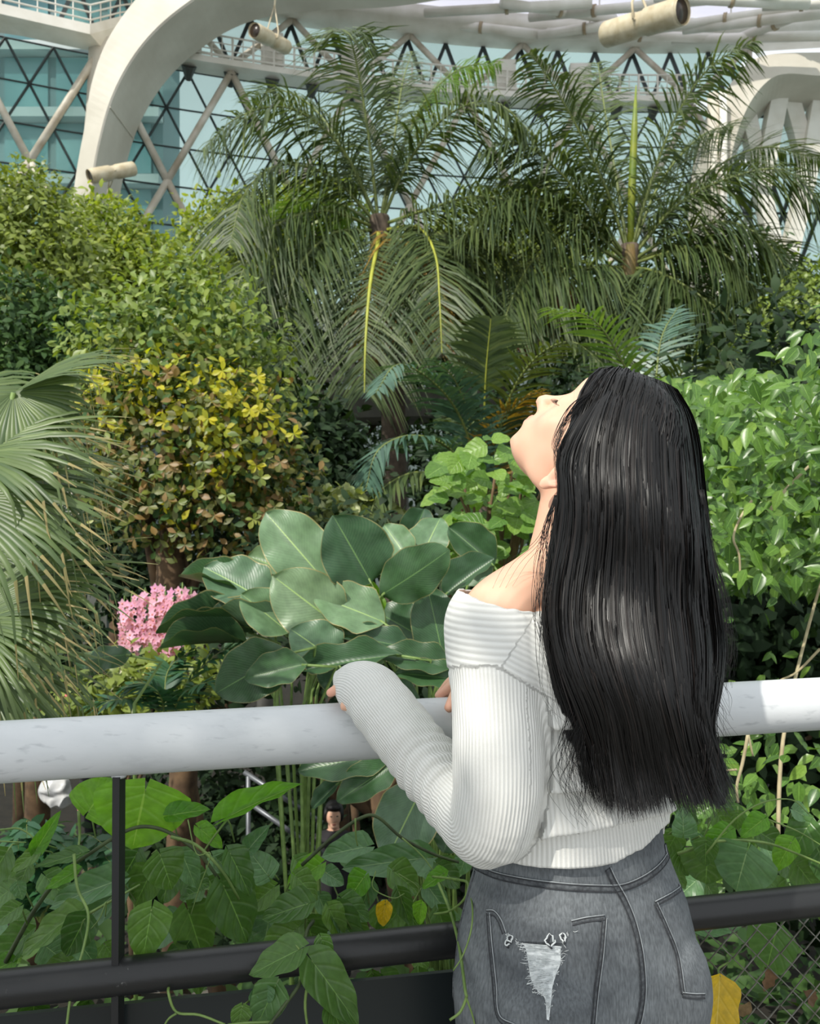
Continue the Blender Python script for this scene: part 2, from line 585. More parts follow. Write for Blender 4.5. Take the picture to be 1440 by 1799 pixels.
for a, b in tubes:
    A, B = P(*a), P(*b)
    t = MB().tube([A, B], 0.17, 10).build('roof_tube', M_white, ring)
    n = max(2, int((B - A).length / 2.4))
    for k in range(1, n):
        q = A.lerp(B, k / n); dd = (B - A).normalized()
        MB().tube([q - dd * .06, q + dd * .06], 0.215, 10).build('tube_joint', M_joint, t)
        MB().tube([q + dd * .2, q + dd * .2 + Vector((0, 0, .45))], 0.03, 5).build('hanger', M_white, t)

# the big arch on the left
arch = thing('wall_arch', 'big white arch curving up over the upper left of the glasshouse', None, P(170, 380, 28), kind='structure')
inner = smooth_path([(140, 1136), (144, 800), (148, 520), (152, 440), (158, 380), (165, 300), (178, 235), (196, 175), (224, 118), (262, 66), (312, 20), (380, -24), (460, -50), (560, -60), (680, -66), (800, -84), (960, -120)], 5)
outer = smooth_path([(96, 1136), (102, 800), (110, 520), (116, 440), (124, 375), (136, 290), (150, 215), (160, 150), (182, 84), (214, 30), (256, -20), (320, -76), (420, -112), (560, -126), (680, -134), (800, -150), (960, -190)], 5)
DF, DB = 27.2, 29.6
m = MB(); rows = []
for (xi, yi), (xo, yo) in zip(inner, outer):
    a = P(xo, yo, DF + .35); b = P(xi, yi, DF); sh = Vector((0, DB - DF, 0))
    bev = (b - a).normalized() * 0.06
    rows.append([a, b - bev, b + Vector((0, .06, 0)), b + sh, a + sh, a])
m.grid(rows).build('arch_band', M_arch, arch, smooth=False)
for k in (12, 22, 34):       # cladding joints on the soffit
    xi, yi = inner[k]; b = P(xi, yi, DF)
    MB().bar(b + Vector((.012, .05, 0)), b + Vector((.012, DB - DF, 0)), .03, .03).build('cladding_joint', M_strut, arch, smooth=False)
# slim column beside the arch
MB().tube([P(178, 60, 29.5), P(172, 200, 29.5), P(150, 420, 29.5)], .42, 8).build('column', M_arch, arch)

# the tower and second arch on the right
tw = thing('wall_tower', 'white curved portal with crossing struts at the upper right', None, P(1350, 330, 30), kind='structure')
inner = smooth_path([(1262, 1120), (1262, 600), (1266, 480), (1276, 330), (1290, 250), (1312, 190), (1342, 148), (1376, 130), (1440, 133), (1540, 140)], 5)
outer = smooth_path([(1236, 1120), (1236, 600), (1240, 480), (1246, 330), (1254, 250), (1268, 180), (1296, 130), (1340, 98), (1440, 92), (1540, 96)], 5)
m = MB(); rows = []
for (xi, yi), (xo, yo) in zip(inner, outer):
    a = P(xo, yo, 29.4); b = P(xi, yi, 29.2); c = P(xi, yi, 29.2) + Vector((0.55, 1.9, -0.35)); e = a + Vector((0, 2.2, 0))
    rows.append([a, b, c, e, a])
m.grid(rows).build('portal_band', M_arch, tw, smooth=False)
for (a, b, w) in (((1310, 200, 30.9), (1338, 320, 30.9), 26), ((1372, 140, 30.7), (1336, 330, 30.7), 30), ((1376, 140, 30.9), (1420, 300, 30.9), 28), ((1446, 130, 30.7), (1412, 330, 30.7), 30), ((1336, 330, 30.9), (1366, 470, 30.9), 26), ((1412, 330, 30.8), (1380, 470, 30.8), 28), ((1500, 130, 30.5), (1470, 420, 30.5), 26)):
    MB().bar(P(*a), P(*b), w / F * 30, 0.5, up=(0, 1, 0)).build('portal_strut', M_white, tw, smooth=False)
MB().tube([P(1270, 160, 29), P(1271, 330, 29), P(1272, 480, 29)], 0.13, 8).build('down_pipe', M_white, tw)
MB().tube([P(1252, 165, 29.2), P(1255, 480, 29.2)], 0.2, 8).build('down_pipe', M_arch, tw)
for r in range(5):
    for c in range(4):
        a = P(1282 + c * 62 + (r % 2) * 31, 120 + r * 85, 32); w = P(1282 + (c + 1) * 62 + (r % 2) * 31, 120 + r * 85, 32); t = P(1313 + c * 62 + (r % 2) * 31, 205 + r * 85, 32)
        q = MB(); q.v = [a, w, t, a + Vector((0, .03, 0)), w + Vector((0, .03, 0)), t + Vector((0, .03, 0))]; q.uv = [(0, 0)] * 6
        q.f = [(0, 1, 2), (3, 5, 4), (0, 3, 4, 1), (1, 4, 5, 2), (2, 5, 3, 0)]
        q.build('pane', M_glass, tw, smooth=False)
        MB().bar(a, t, .12, .12).build('glazing_bar', M_mull, tw, smooth=False)
        MB().bar(w, t, .12, .12).build('glazing_bar', M_mull, tw, smooth=False)
        t2 = P(1313 + (c + 1) * 62 + (r % 2) * 31, 205 + r * 85, 32)
        q = MB(); q.v = [w, t2, t, w + Vector((0, .03, 0)), t2 + Vector((0, .03, 0)), t + Vector((0, .03, 0))]; q.uv = [(0, 0)] * 6
        q.f = [(0, 1, 2), (3, 5, 4), (0, 3, 4, 1), (1, 4, 5, 2), (2, 5, 3, 0)]
        q.build('pane', M_glass, tw, smooth=False)
    MB().bar(P(1250, 120 + r * 85, 32), P(1560, 120 + r * 85, 32), .08, .08).build('glazing_rail', M_mull, tw, smooth=False)

# side walls of the glasshouse, beyond the edges of the picture
for nm, lab, (xa, ya), (xb, yb) in (('wall_left', 'tall glass side wall of the glasshouse on the left', (-17.6, wall_y(-17.6)), (-23, 8)), ('wall_right', 'tall glass side wall of the glasshouse on the right', (15.8, 32.6), (22, 8))):
    t = thing(nm, lab, None, (xa, ya, GROUND), kind='structure')
    A, B_ = Vector((xa, ya, 0)), Vector((xb, yb, 0)); nn = 9
    for k in range(nn):
        a, b = A.lerp(B_, k / nn), A.lerp(B_, (k + 1) / nn)
        for r in range(6):
            z0 = GROUND + r * 4.0
            MB().bar(Vector((a.x, a.y, z0 + 2)), Vector((b.x, b.y, z0 + 2)), .05, 3.9).build('pane', M_glass, t, smooth=False)
            MB().bar(Vector((a.x, a.y, z0)), Vector((b.x, b.y, z0 + 4)), .16, .16).build('glazing_bar', M_mull if r % 2 else M_strut, t, smooth=False)
        MB().bar(Vector((a.x, a.y, GROUND)), Vector((a.x, a.y, GROUND + 24)), .14, .14).build('mullion', M_mull, t, smooth=False)

# building behind the left panes
bld = thing('building', 'dim teal building with floor slabs seen through the left panes', 'building', P(20, 400, 40))
M_bw = mat('building_wall', (74, 108, 112), (58, 88, 92), rough=.5, scale=.3)
M_bs = mat('building_slab', (176, 186, 184), (150, 162, 160), rough=.6, scale=.4)
M_bwin = mat('building_window', (104, 150, 152), (66, 104, 110), rough=.2, scale=.25)
MB().box((-18.5, 43, 14), (13, 3, 38)).build('wall', M_bw, bld, smooth=False)
for k in range(9):
    MB().box((-18.5, 41.2, 4.5 + k * 3.2), (13, 0.9, 0.45)).build('floor_slab', M_bs, bld, smooth=False)
    for j in range(5):
        w = MB().box((-23.6 + j * 2.5, 41.45, 6.2 + k * 3.2), (2.1, .12, 2.4)).build('window', M_bwin, bld, smooth=False)

# stage spotlights
M_lamp = mat('lamp_housing', (204, 192, 164), (176, 160, 126), rough=.5, scale=4)
M_lampd = mat('lamp_lens', (62, 48, 38), (36, 30, 28), rough=.3, scale=4)
def spot(label, a, b, r, hang, loc):
    t = thing('spotlight', label, 'lamp', loc, group='spotlights in the glasshouse')
    A, B = P(*a), P(*b); d = (B - A).normalized()
    prof = [(0, .86), (.03, 1.0), (.42, 1.0), (.45, .9), (.55, .9), (.58, 1.04), (.97, 1.04), (1.0, 1.0)]
    body = MB().tube([A.lerp(B, s) for s, _ in prof], [r * q for _, q in prof], 20).build('housing', M_lamp, t)
    MB().tube([B + d * .001, B + d * .06], [r * .98, r * 1.0], 20, caps=False).build('rim', M_lamp, t)
    MB().tube([B - d * .0, B + d * .012], r * .88, 20).build('lens', M_lampd, t)
    c = A.lerp(B, .5); top = P(*hang)
    s = d.cross(Vector((0, 1, 0))).normalized() if abs(d.y) < .9 else Vector((1, 0, 0))
    side = d.cross(Vector((0, 0, 1))).normalized()
    MB().tube([c - side * r * 1.1, c + side * r * 1.1], r * .12, 6).build('pivot', M_lamp, t)
    for k in (-1, 1):
        MB().tube([c + side * r * 1.1 * k, c + side * r * 1.1 * k + (top - c).normalized() * r * 1.5, c.lerp(top, .75)], r * .1, 6).build('yoke', M_lamp, t)
    MB().tube([c.lerp(top, .7), top], r * .14, 6).build('arm', M_lamp, t)
spot('cream spotlight on a bracket against the white arch column', (236, 296, 26.6), (160, 310, 25.8), .22, (188, 345, 27.2), P(195, 330, 26.5))
spot('small spotlight hanging under the top of the left arch', (504, 84, 27), (448, 54, 25.6), .22, (484, -10, 27.6), P(484, -5, 27))
spot('large cream spotlight hanging from the roof tubes at the top', (1062, 62, 21), (1196, 20, 19.4), .30, (1120, -40, 20.5), P(1120, -30, 20.5))
# ------------------------------------------------------------------ walkway, rail and fence
floor = MB().box((0.2, -0.6, -0.09), (9, 4.0, 0.18)).build('floor', mat('walkway_deck', (120, 118, 112), (96, 95, 90), rough=.8, scale=5, bump=.2), smooth=False)
tag(floor, kind='structure')
def rail_material():
    m, nt, b, out = new_mat('worn_white_paint')
    L = nt.links
    tc = nt.nodes.new('ShaderNodeTexCoord')
    n1 = nt.nodes.new('ShaderNodeTexNoise'); n1.inputs['Scale'].default_value = 7; n1.inputs['Detail'].default_value = 8; n1.inputs['Roughness'].default_value = .65
    mp = nt.nodes.new('ShaderNodeMapping'); mp.inputs['Scale'].default_value = (1, 2.4, 2.4)
    L.new(tc.outputs['Object'], mp.inputs[0]); L.new(mp.outputs[0], n1.inputs['Vector'])
    n2 = nt.nodes.new('ShaderNodeTexNoise'); n2.inputs['Scale'].default_value = 70; n2.inputs['Detail'].default_value = 6
    mp2 = nt.nodes.new('ShaderNodeMapping'); mp2.inputs['Scale'].default_value = (.35, 1.5, 1.5)
    L.new(tc.outputs['Object'], mp2.inputs[0]); L.new(mp2.outputs[0], n2.inputs['Vector'])
    r1 = ramp(nt, [(.35, lin((210, 213, 215))), (.62, lin((202, 206, 208))), (.80, lin((184, 188, 191)))])
    r2 = ramp(nt, [(.28, (.72, .73, .74, 1)), (.40, (1, 1, 1, 1))])
    L.new(n1.outputs['Fac'], r1.inputs[0]); L.new(n2.outputs['Fac'], r2.inputs[0])
    mx = nt.nodes.new('ShaderNodeMix'); mx.data_type = 'RGBA'; mx.blend_type = 'MULTIPLY'; mx.inputs[0].default_value = .8
    L.new(r1.outputs[0], mx.inputs[6]); L.new(r2.outputs[0], mx.inputs[7]); L.new(mx.outputs[2], b.inputs['Base Color'])
    b.inputs['Roughness'].default_value = .42
    bp = nt.nodes.new('ShaderNodeBump'); bp.inputs['Strength'].default_value = .12; bp.inputs['Distance'].default_value = .002
    L.new(n2.outputs['Fac'], bp.inputs['Height']); L.new(bp.outputs['Normal'], b.inputs['Normal'])
    return m
M_rail = rail_material()
def black_rail_material():
    m, nt, b, out = new_mat('chipped_black_paint')
    L = nt.links
    tc = nt.nodes.new('ShaderNodeTexCoord')
    n1 = nt.nodes.new('ShaderNodeTexNoise'); n1.inputs['Scale'].default_value = 110; n1.inputs['Detail'].default_value = 3
    n3 = nt.nodes.new('ShaderNodeTexNoise'); n3.inputs['Scale'].default_value = 9
    L.new(tc.outputs['Object'], n1.inputs['Vector']); L.new(tc.outputs['Object'], n3.inputs['Vector'])
    mu = nt.nodes.new('ShaderNodeMath'); mu.operation = 'MULTIPLY'
    L.new(n1.outputs['Fac'], mu.inputs[0]); L.new(n3.outputs['Fac'], mu.inputs[1])
    r = ramp(nt, [(.40, lin((30, 31, 32))), (.445, lin((58, 58, 58))), (.475, lin((170, 170, 166)))])
    L.new(mu.outputs[0], r.inputs[0]); L.new(r.outputs[0], b.inputs['Base Color'])
    b.inputs['Roughness'].default_value = .36
    bp = nt.nodes.new('ShaderNodeBump'); bp.inputs['Strength'].default_value = .15; bp.inputs['Distance'].default_value = .002
    L.new(n1.outputs['Fac'], bp.inputs['Height']); L.new(bp.outputs['Normal'], b.inputs['Normal'])
    return m
M_black = black_rail_material()
def rail_pt(px, py0, py1):
    """a point of the railing plane at a given bearing"""
    lo, hi = 0.0, 1.0
    A0, A1 = P(0, py0, 1.19), P(1440, py1, 1.417)
    k = (px - CX) / F
    t = (k * A0.y - A0.x) / ((A1.x - A0.x) - k * (A1.y - A0.y))
    return A0 + (A1 - A0) * t
RU = lambda px: rail_pt(px, 1321, 1236)
RLo = lambda px: rail_pt(px, 1738, 1581)
railing = thing('railing', 'white handrail over a thinner black lower rail, crossing the whole view', 'railing', RU(700) * 1.0)
MB().tube([RU(x) for x in np.linspace(-900, 3000, 16)], .0425, 40).build('handrail', M_rail, railing)
MB().tube([RLo(x) for x in np.linspace(-900, 3000, 16)], .0255, 28).build('lower_rail', M_black, railing)
post_x = 209
M_flat = mat('black_flat_bar', (30, 31, 33), (24, 25, 26), rough=.5)
for px_ in (post_x, 1700, 2700, -800):
    a, b = RU(px_), RLo(px_); b = Vector((a.x - .005, a.y + .0, b.z))
    MB().bar(a + Vector((0, 0, -.043)), Vector((b.x, b.y, 0.05)), .010, .026, up=(0, 1, 0)).build('post', M_flat, railing, smooth=False)
    MB().tube([a + Vector((0, 0, -.046)), a + Vector((0, 0, -.040))], [.010, .013], 12).build('weld_collar', M_rail, railing)
# dark kickboard and chain link below the lower rail
M_panel = mat('dark_panel', (36, 44, 46), (26, 32, 34), rough=.3, scale=3)
a, b = RLo(-420), RLo(900)
pn = MB(); off = Vector((-.0, .035, 0))
pn.bar(Vector((a.x, a.y, .36)) + off, Vector((b.x, b.y, .36)) + off, .008, .60)
pn.build('infill_panel', M_panel, railing, smooth=False)
M_wire = mat('galvanised_wire', (150, 150, 142), (96, 92, 82), rough=.5, metal=.4, scale=30)
a, b = RLo(900), RLo(1800)
ax = (b - a); ax.z = 0; LW = ax.length; ax.normalize()
nw = int(LW / .046)
for k in range(nw):
    for ph in (0, 1):
        pts = []
        for j in range(15):
            z = .69 - j * .046
            sx = (k + (1.0 if (j + ph) % 2 else 0.0)) * .046
            q = Vector((a.x, a.y, 0)) + ax * sx + Vector((0, .10 + (.003 if ph else 0), z))
            pts.append(q)
        if ph == 0:
            MB().tube(pts, .0016, 5).build('fence_wire', M_wire, railing)
        else:
            MB().tube([p + ax * .0 for p in pts], .0016, 5).build('fence_wire', M_wire, railing)
# ------------------------------------------------------------------ the woman at the rail
def skin_material():
    m, nt, b, out = new_mat('skin')
    tc = nt.nodes.new('ShaderNodeTexCoord')
    n = nt.nodes.new('ShaderNodeTexNoise'); n.inputs['Scale'].default_value = 14
    nt.links.new(tc.outputs['Object'], n.inputs['Vector'])
    r = ramp(nt, [(0.3, lin((226, 178, 151))), (0.7, lin((234, 191, 164)))])
    nt.links.new(n.outputs['Fac'], r.inputs[0])
    at = nt.nodes.new('ShaderNodeAttribute'); at.attribute_name = 'blush'
    mx = nt.nodes.new('ShaderNodeMix'); mx.data_type = 'RGBA'
    nt.links.new(at.outputs['Fac'], mx.inputs[0]); nt.links.new(r.outputs[0], mx.inputs[6]); mx.inputs[7].default_value = lin((226, 132, 120))
    nt.links.new(mx.outputs[2], b.inputs['Base Color'])
    b.inputs['Roughness'].default_value = 0.48
    b.inputs['Specular IOR Level'].default_value = 0.35
    b.inputs['Subsurface Weight'].default_value = 0.25
    b.inputs['Subsurface Radius'].default_value = (0.012, 0.005, 0.003)
    b.inputs['Subsurface Scale'].default_value = 0.6
    return m
M_skin = skin_material()

class Shapes(MB):
    def ring(s, px, py, d, a, b, yaw, roll=0.0, off=0.0, n=40, ex=2.25):
        c = P(px, py, d); y = math.radians(yaw)
        r = Vector((math.cos(y), math.sin(y), 0)); h = Vector((-math.sin(y), math.cos(y), 0))
        q = Quaternion((0, 1, 0), math.radians(-roll))
        r = q @ r
        out = []
        for k in range(n):
            t = 2 * math.pi * k / n
            ct, st = math.cos(t), math.sin(t)
            out.append(c + r * (a + off) * math.copysign(abs(ct) ** (2 / ex), ct) + h * (b + off) * math.copysign(abs(st) ** (2 / ex), st))
        return out
    def loft(s, rings):
        i0 = len(s.v); n = len(rings[0])
        s.grid(rings, closed=True)
        s.f.append(tuple(range(i0, i0 + n))[::-1]); m = len(rings) - 1
        s.f.append(tuple(range(i0 + m * n, i0 + m * n + n)))
    def ball(s, c, r, rot=None, n=14):
        c = Vector(c); i0 = len(s.v)
        if isinstance(r, (int, float)): r = (r, r, r)
        for i in range(n + 1):
            ph = math.pi * i / n
            for j in range(2 * n):
                th = math.pi * j / n
                p = Vector((r[0] * math.sin(ph) * math.cos(th), r[1] * math.sin(ph) * math.sin(th), r[2] * math.cos(ph)))
                if rot: p = rot @ p
                s.v.append(c + p); s.uv.append((0, 0))
        for i in range(n):
            for j in range(2 * n):
                a = i0 + i * 2 * n + j; b = i0 + i * 2 * n + (j + 1) % (2 * n)
                s.f.append((a, b, b + 2 * n, a + 2 * n))
    def limb(s, ctrl, off=0.0, n=6, seg=20):
        """ctrl: (px, py, d, radius)"""
        q = smooth_path(ctrl, n)
        s.tube([P(*x[:3]) for x in q], [max(0.003, x[3] + off) for x in q], seg)
        s.ball(P(*q[0][:3]), q[0][3] + off, n=10); s.ball(P(*q[-1][:3]), max(0.003, q[-1][3] + off), n=10)

# torso rings: bearing, distance, half width, half depth, turn, tilt
TORSO = [(1000, 1490, 1.180, .134, .104, 24, 8), (998, 1430, 1.178, .130, .100, 25, 7), (994, 1360, 1.175, .130, .100, 27, 5), (990, 1280, 1.175, .138, .103, 31, 3),
         (986, 1200, 1.180, .150, .107, 36, 0), (984, 1130, 1.190, .158, .104, 40, -1), (982, 1080, 1.195, .150, .092, 42, -1), (980, 1045, 1.200, .120, .072, 42, 0)]
ARM_L = [(868, 1092, 1.112, .055), (866, 1130, 1.100, .054), (872, 1220, 1.075, .050), (876, 1320, 1.056, .047), (874, 1400, 1.052, .046), (858, 1447, 1.066, .044), (806, 1404, 1.118, .042),
         (745, 1335, 1.160, .039), (692, 1272, 1.190, .037), (655, 1224, 1.235, .036), (628, 1208, 1.262, .034)]
ARM_R = [(1122, 1080, 1.290, .052), (1120, 1140, 1.340, .046), (1075, 1215, 1.420, .042), (1010, 1222, 1.430, .038), (930, 1210, 1.395, .033), (860, 1203, 1.362, .028)]
def torso(s, off):
    s.loft([s.ring(*r[:5], r[5], r[6], off) for r in TORSO])
    s.ball(P(858, 1160, 1.262), .052 + off)
    s.ball(P(930, 1165, 1.300), .052 + off)

# ---- body: one continuous skin
psi, the = math.radians(60), math.radians(57)
hv = Vector((-math.sin(psi), math.cos(psi), 0))
HF = hv * math.cos(the) + Vector((0, 0, math.sin(the)))
HU = -hv * math.sin(the) + Vector((0, 0, math.cos(the)))
HL = HU.cross(HF)
HO = P(1047, 791, 1.186)
HS = 0.97
def H(x, y, z):
    """head frame: x to her left, y forward, z up, from between the ears"""
    return HO + (HL * x + HF * y + HU * z) * HS
HR = Matrix((HL, HF, HU)).transposed()
B = Shapes()
zf = [-.108, -.104, -.098, -.090, -.079, -.070, -.062, -.052, -.041, -.030, -.015, 0, .018, .030, .045, .062, .080, .097, .110, .119, .125]
yf = [.066, .080, .088, .0925, .0895, .0935, .0955, .0965, .0925, .0905, .0895, .0865, .0855, .0905, .0935, .0925, .086, .072, .053, .030, .002]
yb = [.030, .020, .005, -.010, -.025, -.036, -.045, -.056, -.066, -.074, -.083, -.089, -.094, -.096, -.096, -.092, -.083, -.068, -.052, -.034, -.012]
hw = [.016, .026, .034, .042, .050, .054, .056, .059, .062, .064, .066, .068, .070, .0715, .0725, .072, .068, .058, .045, .028, .008]
rings = []
for z in np.linspace(-.108, .125, 50):
    zz_ = z if z < .04 else .04 + (z - .04) * .80
    f, bk, w = interp(z, zf, yf), interp(z, zf, yb), interp(z, zf, hw)
    cy = bk + (f - bk) * 0.48
    row = []
    for k in range(48):
        t = 2 * math.pi * k / 48
        st, ct = math.sin(t), math.cos(t)
        ex = 2.0 if ct < 0 else 2.15
        yy = (f - cy) if ct > 0 else (cy - bk)
        row.append(H(w * math.copysign(abs(st) ** (2 / ex), st), cy + yy * math.copysign(abs(ct) ** (2 / ex), ct), zz_))
    rings.append(row)
B.loft(rings)
EY, EZ = -.014, -.042
for sg in (1, -1):
    B.ball(H(sg * .036, .054, -.026), (.026 * HS, .026 * HS, .030 * HS), HR)          # cheeks
    B.ball(H(sg * .029, .0745, .006), (.020 * HS, .0135 * HS, .0135 * HS), HR, 12)    # closed lids
    B.ball(H(sg * .014, .0815, .006), (.011 * HS, .009 * HS, .013 * HS), HR, 10)
    B.ball(H(sg * .0115, .094, -.032), (.0085 * HS, .010 * HS, .0085 * HS), HR, 10)    # wings of the nose
    B.ball(H(sg * .040, .012, -.074), (.016, .036, .022), HR)                          # corner of the jaw
    # ear: plate, rim, lobe
    B.ball(H(sg * .0735, EY - .004, EZ), (.0055, .0145, .026), HR @ Matrix.Rotation(sg * -.30, 3, 'Z'))
    rim = [H(sg * x, y + EY, z + EZ) for x, y, z in ((.072, .010, .012), (.077, .008, .026), (.082, -.004, .032), (.086, -.016, .024), (.0865, -.020, .006), (.084, -.015, -.010), (.079, -.006, -.022), (.075, .002, -.028))]
    B.tube([Vector(q) for q in smooth_path(rim, 4)], .0040, 8)
    B.ball(H(sg * .0775, EY - .001, EZ - .026), (.0060, .0108, .0120), HR)
    B.ball(H(sg * .074, EY + .009, EZ - .002), (.004, .003, .006), HR, 8)
B.tube([H(0, y, z) for y, z in ((.080, .026), (.0885, .012), (.0965, -.004), (.104, -.018), (.108, -.028), (.1065, -.034))], [.0062, .0064, .0072, .0085, .0100, .0085], 12)
B.ball(H(0, .1075, -.029), .0105 * HS)
B.ball(H(0, .097, -.036), (.006, .010, .006), HR, 10)
for zz, yy, rr in ((-.0535, .0965, .0052), (-.0645, .0955, .0058)):
    B.tube([H(x, yy - abs(x) ** 1.6 * 5.2, zz - (0.001 if abs(x) > .02 else 0)) for x in (-.023, -.014, -.006, 0, .006, .014, .023)], [.002, rr * .85, rr, rr * .95, rr, rr * .85, .002], 10)
B.ball(H(0, .083, -.094), (.016, .0115, .011), HR)
# neck, shoulders
B.limb([(1040, 822, 1.195, .058), (1014, 880, 1.196, .052), (1000, 935, 1.196, .050), (992, 985, 1.196, .054), (985, 1040, 1.195, .062)], n=5)
B.limb([(992, 990, 1.195, .046), (935, 1030, 1.155, .044), (885, 1068, 1.122, .047), (868, 1096, 1.112, .050)], n=5)
B.limb([(1000, 990, 1.205, .046), (1060, 1040, 1.245, .044), (1122, 1080, 1.29, .050)], n=5)
B.limb([(905, 1012, 1.21, .018), (880, 1030, 1.17, .016), (866, 1052, 1.13, .018)], n=4)      # collar bone
torso(B, -.010)
B.limb([(q[0], q[1], q[2], q[3] - .010) for q in ARM_L[:7]], n=4)
B.limb([(806, 1404, 1.118, .034), (745, 1335, 1.160, .030), (692, 1272, 1.190, .026), (668, 1238, 1.226, .023), (645, 1212, 1.255, .025)], n=4)
B.limb([(q[0], q[1], q[2], q[3] - .008) for q in ARM_R], n=4)
def hand(s, wrist, knuckles, mids, tips, thumb, rk=.0088):
    W, K = P(*wrist), [P(*k) for k in knuckles]
    for k in range(4):
        s.tube([W.lerp(K[k], .1), W.lerp(K[k], .6), K[k]], [.016, .0135, .0112], 12)
        M_, T_ = P(*mids[k]), P(*tips[k])
        q = smooth_path([list(K[k]) + [rk * 1.1], list(M_) + [rk], list(M_.lerp(T_, .55)) + [rk * .93], list(T_) + [rk * .74]], 4)
        s.tube([Vector(x[:3]) for x in q], [x[3] for x in q], 12)
        s.ball(K[k], rk * 1.15, n=8); s.ball(T_, rk * .76, n=8)
    q = [P(*t) for t in thumb]
    s.tube([W.lerp(q[0], .2)] + q, [.015, .0125, .0105, .0078], 12)
    s.ball(q[-1], .0080, n=8)
    s.ball((W + K[1] + K[2]) / 3, .018, n=10)
hand(B, (655, 1226, 1.243), [(640, 1206, 1.250), (634, 1198, 1.268), (630, 1195, 1.286), (628, 1196, 1.303)],
     [(612, 1200, 1.246), (609, 1189, 1.262), (608, 1187, 1.284), (608, 1190, 1.304)], [(580, 1217, 1.243), (597, 1198, 1.262), (590, 1208, 1.300), (594, 1215, 1.316)],
     [(640, 1238, 1.228), (618, 1238, 1.222), (606, 1240, 1.222)])
hand(B, (856, 1203, 1.358), [(826, 1201, 1.332), (822, 1196, 1.350), (820, 1195, 1.368), (822, 1198, 1.384)],
     [(800, 1200, 1.322), (795, 1196, 1.343), (794, 1196, 1.366), (798, 1200, 1.384)], [(774, 1221, 1.318), (770, 1222, 1.345), (772, 1226, 1.370), (780, 1230, 1.388)],
     [(826, 1214, 1.300), (800, 1222, 1.272), (789, 1243, 1.250)])
# hips and legs inside the jeans
HIPX, HIPY = P(1012, 1740, 1.18).x, 1.18
LY = math.radians(24)
LR = Vector((math.cos(LY), math.sin(LY), 0)); LF = Vector((-math.sin(LY), math.cos(LY), 0))
JEANS = [(1000, 1420, 1.180, .128, .098, 24, 8), (1000, 1460, 1.180, .131, .101, 24, 8), (1000, 1500, 1.180, .135, .106, 24, 8), (1002, 1540, 1.180, .146, .113, 24, 7), (1008, 1600, 1.180, .163, .121, 24, 5), (1013, 1660, 1.180, .172, .126, 24, 3), (1015, 1730, 1.180, .174, .126, 24, 1), (1015, 1800, 1.180, .168, .118, 24, 0)]
def hips(s, off):
    s.loft([s.ring(*r[:5], r[5], r[6], off) for r in JEANS])
    for sg in (1, -1):
        c = Vector((HIPX, HIPY, P(1015, 1725, 1.18).z)) + LR * .080 * sg - LF * .055
        s.ball(c, (.086 + off, .080 + off, .105 + off), Matrix.Rotation(LY, 3, 'Z'))
        b0 = Vector((HIPX, HIPY, 0)) + LR * .086 * sg
        fx = LF * .01
        pts = [(b0 + Vector((0, 0, .74)), .094), (b0 + Vector((0, 0, .66)), .088), (b0 + fx + Vector((0, 0, .52)), .071), (b0 + fx + Vector((0, 0, .44)), .063), (b0 + Vector((0, 0, .30)), .060), (b0 + Vector((0, 0, .10)), .046)]
        q = smooth_path([list(p) + [r] for p, r in pts], 4)
        s.tube([Vector(x[:3]) for x in q], [x[3] + off for x in q], 20)
        s.ball(pts[0][0], .094 + off)
hips(B, -.012)
for sg in (1, -1):
    b0 = Vector((HIPX, HIPY, 0)) + LR * .086 * sg
    B.tube([b0 + Vector((0, 0, .12)), b0 + Vector((0, 0, .05)), b0 + LF * .06 + Vector((0, 0, .035)), b0 + LF * .14 + Vector((0, 0, .03))], [.034, .036, .034, .02], 12)
body_me = remeshed(B, 0.0028, 4, 0.45)
nv = len(body_me.vertices)
BV = np.empty(nv * 3, dtype=np.float32); body_me.vertices.foreach_get('co', BV); BV = BV.reshape(-1, 3)
ED = np.empty(len(body_me.edges) * 2, dtype=np.int32); body_me.edges.foreach_get('vertices', ED); ED = ED.reshape(-1, 2)
BV = BV.astype(float)
hl = (BV - np.array(HO)) @ np.array([list(HL), list(HF), list(HU)]).T / HS
soft = np.exp(-(np.maximum(0, np.linalg.norm((hl - np.array([0, .02, -.03])) / np.array([.09, .11, .13]), axis=1) - .9) / .3) ** 2)
for c, r in (((0, .108, -.026), .015), ((0, .097, -.058), .017), ((.079, EY - .005, EZ), .034), ((-.079, EY - .005, EZ), .034)):
    soft *= 1 - np.exp(-(np.linalg.norm(hl - np.array(c), axis=1) / r) ** 4)
deg = np.bincount(ED.ravel(), minlength=nv)[:, None]
for _ in range(45):
    acc = np.zeros_like(BV)
    for k in range(3):
        acc[:, k] = np.bincount(ED[:, 0], BV[ED[:, 1], k], nv) + np.bincount(ED[:, 1], BV[ED[:, 0], k], nv)
    BV += (acc / deg - BV) * (.6 * soft)[:, None]
body_me.vertices.foreach_set('co', BV.astype(np.float32).ravel()); body_me.update()
blush = np.zeros(nv, dtype=np.float32)
def add_blush(c, r, a):
    global blush
    d2 = ((BV - np.array(c)) ** 2).sum(1)
    blush += a * np.exp(-d2 / (r * r))
add_blush(H(.042, .075, -.030), .020, .22); add_blush(H(0, .100, -.053), .008, .55); add_blush(H(0, .099, -.065), .008, .55)
add_blush(H(.012, .098, -.053), .007, .4); add_blush(H(.082, EY - .012, EZ - .010), .014, .35); add_blush(H(0, .112, -.03), .012, .14)
for q in ((580, 1217, 1.243), (597, 1198, 1.262), (789, 1243, 1.250), (774, 1221, 1.318)):
    add_blush(P(*q), .013, .30)
at = body_me.attributes.new('blush', 'FLOAT', 'POINT'); at.data.foreach_set('value', np.clip(blush, 0, 1))
body_me.materials.clear(); body_me.materials.append(M_skin)
